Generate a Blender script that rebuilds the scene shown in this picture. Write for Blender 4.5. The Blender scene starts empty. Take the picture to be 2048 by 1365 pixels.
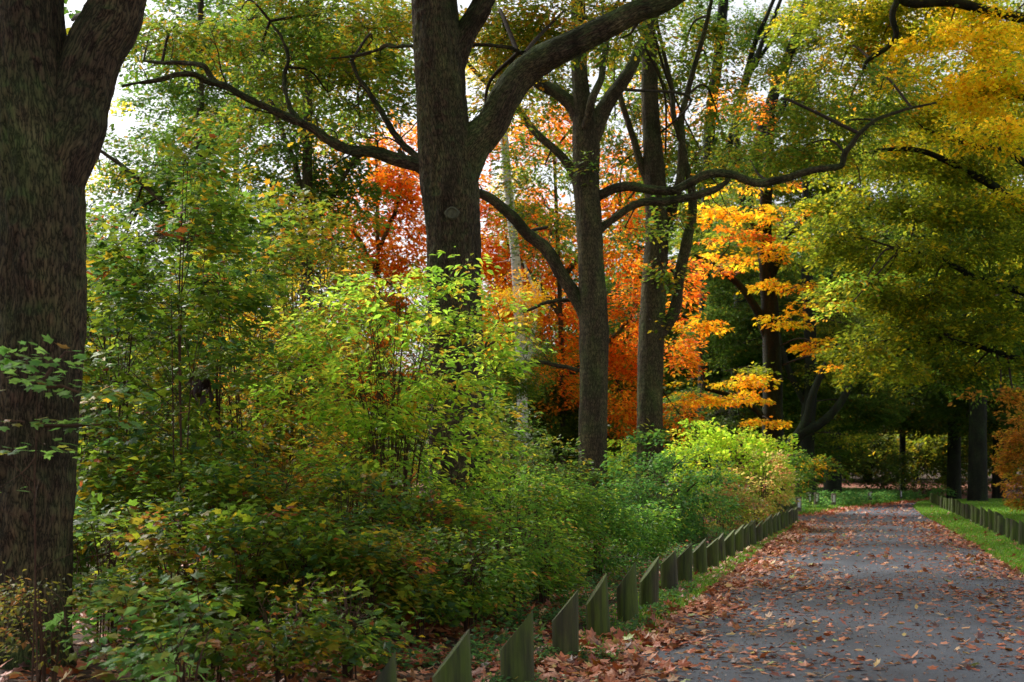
import bpy, math, random
import numpy as np
R = np.random.default_rng(7)
random.seed(7)
C = bpy.context.scene.collection
F, HZ, CH = 2844.0, 950.0, 1.55          # focal length in photo pixels, horizon row, eye height

def P(px, py, Z):
    """photo direction at a chosen distance -> world point (camera looks along +Y)"""
    return np.array([(px - 1024) * Z / F, Z, CH + (HZ - py) * Z / F])

# ------------------------------------------------------------------ noise
_perm = R.random((64, 64, 64)).astype(np.float32)
def vnoise(x, y, z):
    x, y, z = (np.asarray(a, dtype=np.float64) for a in (x, y, z))
    xi, yi, zi = np.floor(x).astype(int), np.floor(y).astype(int), np.floor(z).astype(int)
    fx, fy, fz = x - xi, y - yi, z - zi
    fx, fy, fz = (f * f * (3 - 2 * f) for f in (fx, fy, fz))
    g = lambda a, b, c: _perm[(xi + a) & 63, (yi + b) & 63, (zi + c) & 63]
    l = lambda a, b, t: a + (b - a) * t
    return l(l(l(g(0,0,0), g(1,0,0), fx), l(g(0,1,0), g(1,1,0), fx), fy),
             l(l(g(0,0,1), g(1,0,1), fx), l(g(0,1,1), g(1,1,1), fx), fy), fz) * 2 - 1

# ------------------------------------------------------------------ path geometry (x as a function of distance)
LE = np.array([(-2.2, -6), (-0.6, 4), (0.75, 10.6), (1.3, 13.4), (2.55, 18.8), (3.95, 24.5), (5.95, 32.7), (7.8, 40), (9.3, 46.2)])
RE = np.array([(1.6, -6), (3.9, 4), (5.1, 10.6), (7.9, 22), (10.0, 30.4), (12.3, 40), (15.9, 55), (19.2, 68), (22.9, 80), (26, 88)])
OUT = np.array([(-40, 44), (-20, 47), (-6, 50), (4, 51), (9.0, 52), (11.5, 54.5), (15.1, 65), (18.0, 71), (20.4, 76.5), (24.2, 84), (27, 92)])
left_x = lambda y: np.interp(y, LE[:, 1], LE[:, 0])
right_x = lambda y: np.interp(y, RE[:, 1], RE[:, 0])
def on_path(x, y):
    main = (x > left_x(y)) & (x < right_x(y)) & (y < 46.2)
    yo = np.interp(x, OUT[:, 0], OUT[:, 1])
    far = (y >= 46.2) & (x < right_x(y)) & (y < yo) & (x > 3)
    lft = (x <= 9.3) & (y > yo - 5) & (y < yo)
    return main | far | lft
def gh(x, y):
    x = np.asarray(x, float); y = np.asarray(y, float)
    yo = np.interp(x, OUT[:, 0], OUT[:, 1])
    far = np.clip((y - 90) / 60, 0, 1)
    h = far * far * (3 - 2 * far) * 0.75 + np.clip(y - 150, 0, None) * 0.012
    dl = np.clip((left_x(y) - 0.9 - x) / 2.0, 0, 1) * (y < 46)
    h = h + dl * (0.05 * vnoise(x * 1.1, y * 1.1, 0) + 0.10 * vnoise(x * .25 + 9, y * .25, 2) + 0.02)
    return h

# ------------------------------------------------------------------ geometry accumulator: triangles only
class Geo:
    def __init__(s): s.v, s.t, s.c, s.m, s.sm, s.uv, s.n = [], [], [], [], [], [], 0
    def add(s, v, t, col=(1, 1, 1), mat=0, smooth=False, uv=None):
        v = np.asarray(v, np.float32).reshape(-1, 3); t = np.asarray(t, np.int32).reshape(-1, 3)
        c = np.asarray(col, np.float32)
        if c.ndim == 1: c = np.tile(c, (len(v), 1))
        s.v.append(v); s.t.append(t + s.n); s.c.append(c[:, :3]); s.n += len(v)
        s.m.append(np.full(len(t), mat, np.int32)); s.sm.append(np.full(len(t), smooth, bool))
        s.uv.append(np.zeros((len(v), 2), np.float32) if uv is None else np.asarray(uv, np.float32))
    def build(s, name, mats, parent=None):
        v = np.concatenate(s.v); t = np.concatenate(s.t); c = np.concatenate(s.c)
        if parent is not None: v = v - np.array(parent.location, np.float32)
        me = bpy.data.meshes.new(name)
        me.vertices.add(len(v)); me.vertices.foreach_set('co', v.ravel())
        me.loops.add(len(t) * 3); me.loops.foreach_set('vertex_index', t.ravel())
        me.polygons.add(len(t)); me.polygons.foreach_set('loop_start', np.arange(len(t), dtype=np.int32) * 3)
        me.polygons.foreach_set('loop_total', np.full(len(t), 3, np.int32))
        for mm in (mats if isinstance(mats, (list, tuple)) else [mats]): me.materials.append(mm)
        me.polygons.foreach_set('material_index', np.concatenate(s.m))
        me.polygons.foreach_set('use_smooth', np.concatenate(s.sm))
        a = me.color_attributes.new('leafcol', 'FLOAT_COLOR', 'POINT')
        a.data.foreach_set('color', np.concatenate([c, np.ones((len(c), 1), np.float32)], 1).ravel())
        uvl = me.uv_layers.new(name='UVMap')
        uvl.data.foreach_set('uv', np.concatenate(s.uv)[t.ravel()].ravel())
        me.update(calc_edges=True)
        o = bpy.data.objects.new(name, me); C.objects.link(o)
        if parent is not None: o.parent = parent
        return o

def tag(o, label=None, cat=None, group=None, kind=None):
    for k, val in (('label', label), ('category', cat), ('group', group), ('kind', kind)):
        if val: o[k] = val
    return o
def thing(name, loc, label, cat, group=None):
    o = bpy.data.objects.new(name, None); C.objects.link(o)
    o.location = [float(a) for a in loc]; o.empty_display_size = 0.3
    return tag(o, label, cat, group)

# ------------------------------------------------------------------ materials
def mat(name):
    m = bpy.data.materials.new(name); m.use_nodes = True
    nt = m.node_tree; nt.nodes.clear()
    out = nt.nodes.new('ShaderNodeOutputMaterial')
    N = lambda typ, **kw: _node(nt, typ, kw)
    L = lambda a, b: nt.links.new(a, b)
    return m, nt, out, N, L
def _node(nt, typ, kw):
    n = nt.nodes.new('ShaderNode' + typ)
    for k, v in kw.items():
        if k in n.inputs.keys() if isinstance(k, str) else False: n.inputs[k].default_value = v
        else: setattr(n, k, v)
    return n
def ramp(N, stops):
    r = N('ValToRGB'); e = r.color_ramp.elements
    while len(e) < len(stops): e.new(0.5)
    for q, (p, c) in zip(e, stops):
        q.position = p; q.color = (*c, 1)
    return r

def leaf_material(name, transl=0.5, rough=0.45, spec=0.22, tboost=1.7):
    m, nt, out, N, L = mat(name)
    at = N('Attribute', attribute_name='leafcol')
    tc = N('TexCoord'); no = N('TexNoise'); no.inputs['Scale'].default_value = 28; no.inputs['Detail'].default_value = 3
    L(tc.outputs['Object'], no.inputs['Vector'])
    rr = ramp(N, [(0.3, (.72, .72, .72)), (0.7, (1.18, 1.18, 1.18))]); L(no.outputs['Fac'], rr.inputs['Fac'])
    mx = N('MixRGB', blend_type='MULTIPLY'); mx.inputs['Fac'].default_value = 1
    L(at.outputs['Color'], mx.inputs[1]); L(rr.outputs['Color'], mx.inputs[2])
    pr = N('BsdfPrincipled'); pr.inputs['Roughness'].default_value = rough
    pr.inputs['Specular IOR Level'].default_value = spec
    L(mx.outputs['Color'], pr.inputs['Base Color'])
    gm = N('Gamma'); gm.inputs['Gamma'].default_value = 0.88
    L(mx.outputs['Color'], gm.inputs['Color'])
    tr = N('BsdfTranslucent')
    ml = N('MixRGB', blend_type='MULTIPLY'); ml.inputs['Fac'].default_value = 1; ml.inputs[2].default_value = (tboost, tboost, tboost * .7, 1)
    L(gm.outputs['Color'], ml.inputs[1]); L(ml.outputs['Color'], tr.inputs['Color'])
    ms = N('MixShader'); ms.inputs['Fac'].default_value = transl
    L(pr.outputs[0], ms.inputs[1]); L(tr.outputs[0], ms.inputs[2]); L(ms.outputs[0], out.inputs['Surface'])
    return m

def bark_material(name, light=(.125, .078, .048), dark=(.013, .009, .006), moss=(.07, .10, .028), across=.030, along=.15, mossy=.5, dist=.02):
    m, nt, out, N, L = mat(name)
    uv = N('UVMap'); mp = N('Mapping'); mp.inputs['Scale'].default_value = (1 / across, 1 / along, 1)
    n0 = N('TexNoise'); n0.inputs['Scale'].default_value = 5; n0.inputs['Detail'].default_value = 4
    L(uv.outputs[0], n0.inputs['Vector'])
    sc = N('VectorMath', operation='SCALE'); sc.inputs['Scale'].default_value = 0.035
    sb = N('VectorMath', operation='SUBTRACT'); sb.inputs[1].default_value = (.5, .5, .5)
    L(n0.outputs['Color'], sb.inputs[0]); L(sb.outputs[0], sc.inputs[0])
    ad = N('VectorMath', operation='ADD'); L(uv.outputs[0], ad.inputs[0]); L(sc.outputs[0], ad.inputs[1]); L(ad.outputs[0], mp.inputs['Vector'])
    n1 = N('TexNoise'); n1.inputs['Scale'].default_value = 1.0; n1.inputs['Detail'].default_value = 3.5; n1.inputs['Roughness'].default_value = .6; n1.inputs['Distortion'].default_value = .12
    L(mp.outputs[0], n1.inputs['Vector'])
    s1 = N('Math', operation='MULTIPLY_ADD'); L(n1.outputs['Fac'], s1.inputs[0]); s1.inputs[1].default_value = 2; s1.inputs[2].default_value = -1
    s2 = N('Math', operation='ABSOLUTE'); L(s1.outputs[0], s2.inputs[0])
    crack = ramp(N, [(0.0, (0, 0, 0)), (0.10, (.55, .55, .55)), (0.30, (1, 1, 1))]); L(s2.outputs[0], crack.inputs['Fac'])
    n3 = N('TexNoise'); n3.inputs['Scale'].default_value = 3.5; n3.inputs['Detail'].default_value = 8; n3.inputs['Roughness'].default_value = .75
    L(mp.outputs[0], n3.inputs['Vector'])
    hm = N('MixRGB', blend_type='MULTIPLY'); hm.inputs['Fac'].default_value = .85
    L(crack.outputs['Color'], hm.inputs[1]); L(n3.outputs['Fac'], hm.inputs[2])
    cr = ramp(N, [(0.0, dark), (.22, tuple(.5 * a for a in light)), (.5, light), (.75, tuple(min(1, 1.8 * a) for a in light))]); L(hm.outputs['Color'], cr.inputs['Fac'])
    tc = N('TexCoord'); n2 = N('TexNoise'); n2.inputs['Scale'].default_value = 1.3; n2.inputs['Detail'].default_value = 7
    L(tc.outputs['Object'], n2.inputs['Vector'])
    ge = N('NewGeometry'); sx = N('SeparateXYZ'); L(ge.outputs['Normal'], sx.inputs[0])
    up = N('MapRange'); up.inputs['From Min'].default_value = -.2; up.inputs['From Max'].default_value = .8; L(sx.outputs['Z'], up.inputs['Value'])
    mr = N('MapRange'); mr.inputs['From Min'].default_value = .48; mr.inputs['From Max'].default_value = .68; L(n2.outputs['Fac'], mr.inputs['Value'])
    am = N('Math', operation='MULTIPLY_ADD'); L(mr.outputs[0], am.inputs[0]); am.inputs[1].default_value = mossy; L(up.outputs[0], am.inputs[2])
    cl = N('Math', operation='MINIMUM'); L(am.outputs[0], cl.inputs[0]); cl.inputs[1].default_value = .85
    mm = N('MixRGB'); L(cl.outputs[0], mm.inputs['Fac']); L(cr.outputs['Color'], mm.inputs[1])
    mo = N('MixRGB', blend_type='MULTIPLY'); mo.inputs['Fac'].default_value = .8; mo.inputs[1].default_value = (*[a * 1.5 for a in moss], 1); L(hm.outputs['Color'], mo.inputs[2])
    L(mo.outputs['Color'], mm.inputs[2])
    mpb = N('Mapping'); mpb.inputs['Scale'].default_value = (2.6, 2.6, .8); L(tc.outputs['Object'], mpb.inputs['Vector'])
    n5 = N('TexNoise'); n5.inputs['Scale'].default_value = 1; n5.inputs['Detail'].default_value = 5; L(mpb.outputs[0], n5.inputs['Vector'])
    r5 = ramp(N, [(.32, (.5, .46, .42)), (.48, (1, 1, 1)), (.60, (1.25, 1.4, 1.15)), (.70, (1.9, 2.2, 1.9))]); L(n5.outputs['Fac'], r5.inputs['Fac'])
    m5 = N('MixRGB', blend_type='MULTIPLY'); m5.inputs['Fac'].default_value = 1; L(mm.outputs['Color'], m5.inputs[1]); L(r5.outputs['Color'], m5.inputs[2]); mm = m5
    pr = N('BsdfPrincipled'); pr.inputs['Roughness'].default_value = .85; pr.inputs['Specular IOR Level'].default_value = .25
    L(mm.outputs['Color'], pr.inputs['Base Color'])
    bu = N('Bump'); bu.inputs['Strength'].default_value = 1; bu.inputs['Distance'].default_value = dist
    L(hm.outputs['Color'], bu.inputs['Height']); L(bu.outputs[0], pr.inputs['Normal'])
    L(pr.outputs[0], out.inputs['Surface'])
    return m

def birch_material():
    m, nt, out, N, L = mat('birch_bark')
    uv = N('UVMap'); mp = N('Mapping'); mp.inputs['Scale'].default_value = (3.5, 11, 1); L(uv.outputs[0], mp.inputs['Vector'])
    n = N('TexNoise'); n.inputs['Scale'].default_value = 1; n.inputs['Detail'].default_value = 5; n.inputs['Roughness'].default_value = .65; L(mp.outputs[0], n.inputs['Vector'])
    r = ramp(N, [(.36, (.02, .018, .015)), (.44, (.45, .43, .40)), (.55, (.82, .80, .76))]); L(n.outputs['Fac'], r.inputs['Fac'])
    pr = N('BsdfPrincipled'); pr.inputs['Roughness'].default_value = .6; L(r.outputs[0], pr.inputs['Base Color']); L(pr.outputs[0], out.inputs['Surface'])
    return m

def noise_material(name, stops, scale, detail=6, rough=.9, bump=0, bscale=None, spec=.3, coord='Object'):
    m, nt, out, N, L = mat(name)
    tc = N('TexCoord'); n = N('TexNoise'); n.inputs['Scale'].default_value = scale; n.inputs['Detail'].default_value = detail; n.inputs['Roughness'].default_value = .65
    L(tc.outputs[coord], n.inputs['Vector'])
    r = ramp(N, stops); L(n.outputs['Fac'], r.inputs['Fac'])
    pr = N('BsdfPrincipled'); pr.inputs['Roughness'].default_value = rough; pr.inputs['Specular IOR Level'].default_value = spec
    L(r.outputs[0], pr.inputs['Base Color'])
    if bump:
        n2 = N('TexNoise'); n2.inputs['Scale'].default_value = bscale or scale; n2.inputs['Detail'].default_value = 5; L(tc.outputs[coord], n2.inputs['Vector'])
        b = N('Bump'); b.inputs['Strength'].default_value = .8; b.inputs['Distance'].default_value = bump; L(n2.outputs['Fac'], b.inputs['Height']); L(b.outputs[0], pr.inputs['Normal'])
    L(pr.outputs[0], out.inputs['Surface'])
    return m

def asphalt_material():
    m, nt, out, N, L = mat('asphalt')
    tc = N('TexCoord')
    n1 = N('TexNoise'); n1.inputs['Scale'].default_value = 90; n1.inputs['Detail'].default_value = 3; L(tc.outputs['Object'], n1.inputs['Vector'])
    n2 = N('TexNoise'); n2.inputs['Scale'].default_value = .55; n2.inputs['Detail'].default_value = 6; L(tc.outputs['Object'], n2.inputs['Vector'])
    r1 = ramp(N, [(.3, (.036, .042, .056)), (.55, (.072, .083, .108)), (.72, (.135, .148, .18))]); L(n1.outputs['Fac'], r1.inputs['Fac'])
    r2 = ramp(N, [(.35, (.62, .62, .65)), (.5, (1, 1, 1)), (.65, (1.3, 1.27, 1.25))]); L(n2.outputs['Fac'], r2.inputs['Fac'])
    mx = N('MixRGB', blend_type='MULTIPLY'); mx.inputs['Fac'].default_value = 1; L(r1.outputs[0], mx.inputs[1]); L(r2.outputs[0], mx.inputs[2])
    pr = N('BsdfPrincipled'); pr.inputs['Roughness'].default_value = .62; pr.inputs['Specular IOR Level'].default_value = .45
    nd = N('TexNoise'); nd.inputs['Scale'].default_value = 1.6; nd.inputs['Detail'].default_value = 5; L(tc.outputs['Object'], nd.inputs['Vector'])
    av = N('MixRGB', blend_type='ADD'); av.inputs['Fac'].default_value = .9; L(tc.outputs['Object'], av.inputs[1]); L(nd.outputs['Color'], av.inputs[2])
    vo = N('TexVoronoi', feature='DISTANCE_TO_EDGE'); vo.inputs['Scale'].default_value = .42; L(av.outputs[0], vo.inputs['Vector'])
    rc = ramp(N, [(0, (.35, .35, .35)), (.008, (1, 1, 1))]); L(vo.outputs['Distance'], rc.inputs['Fac'])
    mc = N('MixRGB', blend_type='MULTIPLY'); mc.inputs['Fac'].default_value = .8; L(mx.outputs[0], mc.inputs[1]); L(rc.outputs[0], mc.inputs[2])
    L(mc.outputs[0], pr.inputs['Base Color'])
    b = N('Bump'); b.inputs['Strength'].default_value = .7; b.inputs['Distance'].default_value = .006; L(n1.outputs['Fac'], b.inputs['Height']); L(b.outputs[0], pr.inputs['Normal'])
    L(pr.outputs[0], out.inputs['Surface'])
    return m

def post_material():
    m, nt, out, N, L = mat('algae_covered_wood')
    tc = N('TexCoord'); oi = N('ObjectInfo')
    mp = N('Mapping'); mp.inputs['Scale'].default_value = (22, 22, 1.6); L(tc.outputs['Object'], mp.inputs['Vector'])
    of = N('VectorMath', operation='SCALE'); of.inputs[0].default_value = (37, 11, 5); L(oi.outputs['Random'], of.inputs['Scale']); L(of.outputs[0], mp.inputs['Location'])
    n = N('TexNoise'); n.inputs['Scale'].default_value = 1; n.inputs['Detail'].default_value = 7; n.inputs['Roughness'].default_value = .65; L(mp.outputs[0], n.inputs['Vector'])
    n2 = N('TexNoise'); n2.inputs['Scale'].default_value = 4.5; n2.inputs['Detail'].default_value = 4
    mp2 = N('Mapping'); mp2.inputs['Scale'].default_value = (1, 1, .4); L(tc.outputs['Object'], mp2.inputs['Vector']); L(of.outputs[0], mp2.inputs['Location']); L(mp2.outputs[0], n2.inputs['Vector'])
    r = ramp(N, [(.3, (.022, .02, .008)), (.5, (.05, .047, .017)), (.62, (.075, .066, .028)), (.78, (.15, .13, .07))]); L(n.outputs['Fac'], r.inputs['Fac'])
    r2 = ramp(N, [(.3, (.018, .024, .004)), (.7, (.10, .145, .008))]); L(n.outputs['Fac'], r2.inputs['Fac'])
    ml = N('MapRange'); ml.inputs['From Min'].default_value = .36; ml.inputs['From Max'].default_value = .55; L(n2.outputs['Fac'], ml.inputs['Value'])
    mx = N('MixRGB'); L(ml.outputs[0], mx.inputs['Fac']); L(r.outputs[0], mx.inputs[1]); L(r2.outputs[0], mx.inputs[2])
    pr = N('BsdfPrincipled'); pr.inputs['Roughness'].default_value = .75; L(mx.outputs[0], pr.inputs['Base Color'])
    b = N('Bump'); b.inputs['Strength'].default_value = 1; b.inputs['Distance'].default_value = .014; L(n.outputs['Fac'], b.inputs['Height']); L(b.outputs[0], pr.inputs['Normal'])
    L(pr.outputs[0], out.inputs['Surface'])
    return m

M_LEAF = leaf_material('green_leaf')
M_GLOW = leaf_material('thin_leaf', .58, .5, .2, 1.9)
M_FLOOR = leaf_material('shade_leaf', .35, .40, .35, 1.4)
M_LITTER = leaf_material('dry_leaf', .12, .5, .5, 1.2)
M_GRASS = leaf_material('grass_blade', .35, .5, .3, 1.4)
M_BARK = bark_material('oak_bark')
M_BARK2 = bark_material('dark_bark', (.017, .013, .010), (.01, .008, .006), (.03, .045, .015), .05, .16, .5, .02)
M_TWIG = noise_material('twig_bark', [(.35, (.02, .014, .010)), (.7, (.075, .05, .035))], 14)
M_STEM = noise_material('reddish_stem', [(.35, (.045, .022, .014)), (.7, (.13, .07, .04))], 10)
M_BIRCH = birch_material()
M_POST = post_material()
M_ASPH = asphalt_material()
M_SOIL = noise_material('leaf_mould', [(.3, (.012, .009, .006)), (.5, (.05, .028, .016)), (.62, (.11, .045, .022)), (.75, (.05, .05, .018))], 9, 10, .95, .03, 22)
M_SCAR = noise_material('weathered_wood', [(.3, (.06, .06, .04)), (.7, (.16, .15, .09))], 20)

# ------------------------------------------------------------------ tubes
def catmull(pts, n):
    p = np.asarray(pts, float)
    p = np.vstack([2 * p[0] - p[1], p, 2 * p[-1] - p[-2]])
    seg = len(p) - 3; t = np.linspace(0, seg - 1e-9, n); i = t.astype(int); f = (t - i)[:, None]
    a, b, c, d = p[i], p[i + 1], p[i + 2], p[i + 3]
    return .5 * (2 * b + (c - a) * f + (2 * a - 5 * b + 4 * c - d) * f ** 2 + (3 * b - a - 3 * c + d) * f ** 3)

def tube(geo, pts, rad, sides=8, step=None, lump=0, ridge=0, mat=0, seed=0, cap=False, wig=0):
    pr = np.hstack([np.asarray(pts, float), np.asarray(rad, float)[:, None]])
    length = np.linalg.norm(np.diff(pr[:, :3], axis=0), axis=1).sum()
    n = max(len(pr), int(length / (step or max(.15, length / 30))) + 1)
    q = catmull(pr, n); p, r = q[:, :3], np.maximum(q[:, 3], .0015)
    if wig:
        s0 = np.linspace(0, length, n); rm_ = float(r.mean()); f1 = 1 / (rm_ * 9 + .25); am = wig * np.minimum(rm_ * .9 + .015, .045) * np.clip(s0 / (rm_ * 6 + .2), 0, 1)
        p = p + am[:, None] * np.stack([vnoise(s0 * f1 + seed, s0 * 0 + k * 7.3 + seed, s0 * 0 + 1) + .5 * vnoise(s0 * f1 * 2.7, s0 * 0 + k * 3.1, s0 * 0 + seed) for k in range(3)], 1)
    tan = np.gradient(p, axis=0); tan /= np.linalg.norm(tan, axis=1)[:, None] + 1e-9
    nrm = np.zeros_like(p); ref = np.array([1., 0, 0]) if abs(tan[0][0]) < .9 else np.array([0, 1., 0])
    u = ref - tan[0] * ref.dot(tan[0]); u /= np.linalg.norm(u)
    for i in range(n):
        u = u - tan[i] * u.dot(tan[i]); u /= np.linalg.norm(u) + 1e-9; nrm[i] = u
    bi = np.cross(tan, nrm)
    th = np.linspace(0, 2 * np.pi, sides + 1)                # seam vertex doubled for clean UVs
    s = np.concatenate([[0], np.cumsum(np.linalg.norm(np.diff(p, axis=0), axis=1))])
    TH, S = np.meshgrid(th, s); RR = np.repeat(r[:, None], sides + 1, 1)
    cx, cy = np.cos(TH), np.sin(TH)
    if lump: RR = RR * (1 + lump * vnoise(cx * 1.2 + 5 + seed, cy * 1.2 + 5, S * .7 + seed) + lump * .5 * vnoise(cx * 2.7 + seed, cy * 2.7, S * 2))
    if ridge:
        k = r[:, None] / .055
        w = .25 * vnoise(cx * 2, cy * 2, S * 2.5)
        a = vnoise(cx * k + 20 + w, cy * k + 20, S * 4.5 + seed); b = vnoise(cx * k * 2 + 3, cy * k * 2 + w * 2, S * 10)
        RR = RR + ridge * (1 - 2.2 * np.abs(a)) + ridge * .45 * b
    V = p[:, None] + RR[..., None] * (nrm[:, None] * cx[..., None] + bi[:, None] * cy[..., None])
    i, j = np.meshgrid(np.arange(n - 1), np.arange(sides), indexing='ij')
    a = (i * (sides + 1) + j).ravel(); b = a + 1; c = a + sides + 1; d = c + 1
    T = np.concatenate([np.stack([a, b, d], 1), np.stack([a, d, c], 1)])
    rm = float(np.mean(r))
    uv = np.stack([TH * rm, S], -1).reshape(-1, 2)
    geo.add(V.reshape(-1, 3), T, mat=mat, smooth=True, uv=uv)
    if cap:
        k = V.reshape(-1, 3)[-(sides + 1):]
        geo.add(np.vstack([k, k.mean(0) + tan[-1] * r[-1] * .3]), [(q, q + 1, sides + 1) for q in range(sides)], mat=mat)
    return p, r

def thin_tubes(geo, A, B, ra, rb, mat=0, sag=0.0, jit=.06):
    """many thin twigs A[i]->B[i], three sides, two segments"""
    n = len(A)
    if not n: return
    mid = (A + B) / 2; L = np.linalg.norm(B - A, axis=1, keepdims=True)
    mid = mid + R.normal(0, 1, (n, 3)) * L * jit; mid[:, 2] += sag * L[:, 0]
    d = (B - A) / (L + 1e-9)
    u = np.cross(d, R.normal(0, 1, (n, 3))); u /= np.linalg.norm(u, axis=1, keepdims=True) + 1e-9
    w = np.cross(d, u); V = []
    for c, r in ((A, ra), (mid, (ra + rb) / 2), (B, rb)):
        for k in range(3):
            t = 2 * np.pi * k / 3; V.append(c + r * (u * math.cos(t) + w * math.sin(t)))
    V = np.stack(V, 1)
    T = []
    for s in (0, 3):
        for k in range(3):
            a, b = s + k, s + (k + 1) % 3; T += [(a, b, b + 3), (a, b + 3, a + 3)]
    T = np.array(T)[None] + (np.arange(n) * 9)[:, None, None]
    geo.add(V.reshape(-1, 3), T.reshape(-1, 3), mat=mat, smooth=True)

# ------------------------------------------------------------------ leaves
def fan(outline, centre):
    o = np.array(outline, float); v = np.vstack([centre, o]); k = len(o)
    return v, np.array([(0, i + 1, (i + 1) % k + 1) for i in range(k)])
def _maple(hd):
    pts = []
    for ang, r in ((0, .62), (-52, .56), (-108, .40)):
        pts.append((ang, r))
    tips = [(-150, .20), (-110, .40), (-82, .29), (-50, .53), (-25, .36), (0, .62), (25, .36), (50, .53), (82, .29), (110, .40), (150, .20)]
    out = []
    for i, (a, r) in enumerate(tips):
        if hd and r > .38:
            out += [(a - 13, r * .76), (a - 7, r * .84), (a, r), (a + 7, r * .84), (a + 13, r * .76)]
        else: out.append((a, r))
    o = [(r * math.sin(math.radians(a)), .36 + r * math.cos(math.radians(a)), -.10 * r) for a, r in out]
    return fan(o, (0, .36, .03))
def _oak():
    h = [(.02, 0), (.23, .36), (.09, .50), (.24, .72)]
    o = [(x, y, .05) for x, y in h] + [(0, 1, -.04)] + [(-x, y, .05) for x, y in h[::-1]]
    return fan(o, (0, .5, 0))
LEAF = {
    'diamond': (np.array([(0, 0, 0), (-.27, .45, .07), (0, 1, -.05), (.27, .45, .07)], float), np.array([(0, 2, 1), (0, 3, 2)])),
    'oval': (np.array([(0, 0, 0), (-.20, .22, .05), (-.27, .52, .08), (0, 1, -.1), (.27, .52, .08), (.20, .22, .05)], float),
             np.array([(0, 3, 2), (0, 2, 1), (0, 4, 3), (0, 5, 4)])),
    'maple': _maple(False), 'maplehd': _maple(True), 'oak': _oak()}
AREA = {'diamond': .27, 'oval': .33, 'maple': .42, 'maplehd': .38, 'oak': .30}

def unit(a): return a / (np.linalg.norm(a, axis=-1, keepdims=True) + 1e-9)
def leaves(geo, pos, axis, nrm, size, col, kind='oval', mat=0, curl=.15):
    tv, tt = LEAF[kind]; n = len(pos)
    if not n: return
    axis = unit(axis); nrm = unit(nrm - axis * (nrm * axis).sum(1, keepdims=True)); side = np.cross(axis, nrm)
    size = np.asarray(size).reshape(-1, 1) * np.ones((n, 1))
    cz = R.normal(0, curl, (n, 1)); cx = np.abs(R.normal(0, curl, (n, 1)))
    tw = R.normal(0, curl, (n, 1)); asp = R.uniform(.85, 1.15, (n, 1))
    z = tv[:, 2][None] + cz * (tv[:, 1][None]) ** 2 + 1.6 * cx * tv[:, 0][None] ** 2 + tw * tv[:, 0][None] * tv[:, 1][None]
    V = pos[:, None] + size[:, :, None] * (side[:, None] * (tv[:, 0][None] * asp)[..., None] + axis[:, None] * tv[None, :, 1, None] + nrm[:, None] * z[..., None])
    T = tt[None] + (np.arange(n) * len(tv))[:, None, None]
    geo.add(V.reshape(-1, 3), T.reshape(-1, 3), np.repeat(col, len(tv), 0), mat=mat)

def pal_pick(pal, n):
    cols = np.array([p[1:4] for p in pal]); w = np.array([p[0] for p in pal], float)
    return cols[R.choice(len(pal), n, p=w / w.sum())]

def sprays(geo, cen, out, L, W, per, size, pal, kind='oval', tilt=.35, thick=.12, droop=.25, mat=0, mixp=.35, horiz=.75):
    """flat leafy sprays: cen = inner end, out = outward direction"""
    n = len(cen)
    d = unit(out); d[:, 2] *= (1 - horiz); d = unit(d)
    side = unit(np.cross(d, np.array([0, 0, 1.]) + R.normal(0, .15, (n, 3))))
    up = np.cross(side, d)
    t = R.random((n, per)) ** .8; s = R.uniform(-1, 1, (n, per)) * (1.05 - .8 * t)
    base = cen[:, None] + d[:, None] * (L * (t - .35))[..., None] + side[:, None] * (W * s)[..., None]
    base = base + up[:, None] * R.normal(0, thick * L, (n, per))[..., None]
    base[..., 2] -= droop * L * t ** 2 + .15 * droop * W * np.abs(s)
    ax = d[:, None] * (.5 + t)[..., None] + side[:, None] * (np.sign(s) * .9)[..., None] + R.normal(0, .35, (n, per, 3)); ax[..., 2] -= .25
    nr = up[:, None] + R.normal(0, tilt, (n, per, 3))
    sz = size * R.uniform(.6, 1.25, (n, per))
    pc = pal_pick(pal, n)[:, None].repeat(per, 1); lc = pal_pick(pal, n * per).reshape(n, per, 3)
    mk = (R.random((n, per, 1)) < mixp); col = np.where(mk, lc, pc) * R.uniform(.72, 1.3, (n, per, 1)) * R.uniform(.9, 1.1, (n, per, 3))
    fl = [a.reshape(-1, 3) for a in (base, ax, nr, col)]; sz = sz.ravel()
    if isinstance(kind, tuple):
        pick = (R.random((n, 1)) < .5).repeat(per, 1).ravel()
        for kd, ms, sc_ in ((kind[0], pick, 1.0), (kind[1], ~pick, .72)): leaves(geo, fl[0][ms], fl[1][ms], fl[2][ms], sz[ms] * sc_, fl[3][ms], kd, mat)
    else: leaves(geo, fl[0], fl[1], fl[2], sz, fl[3], kind, mat)

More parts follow.
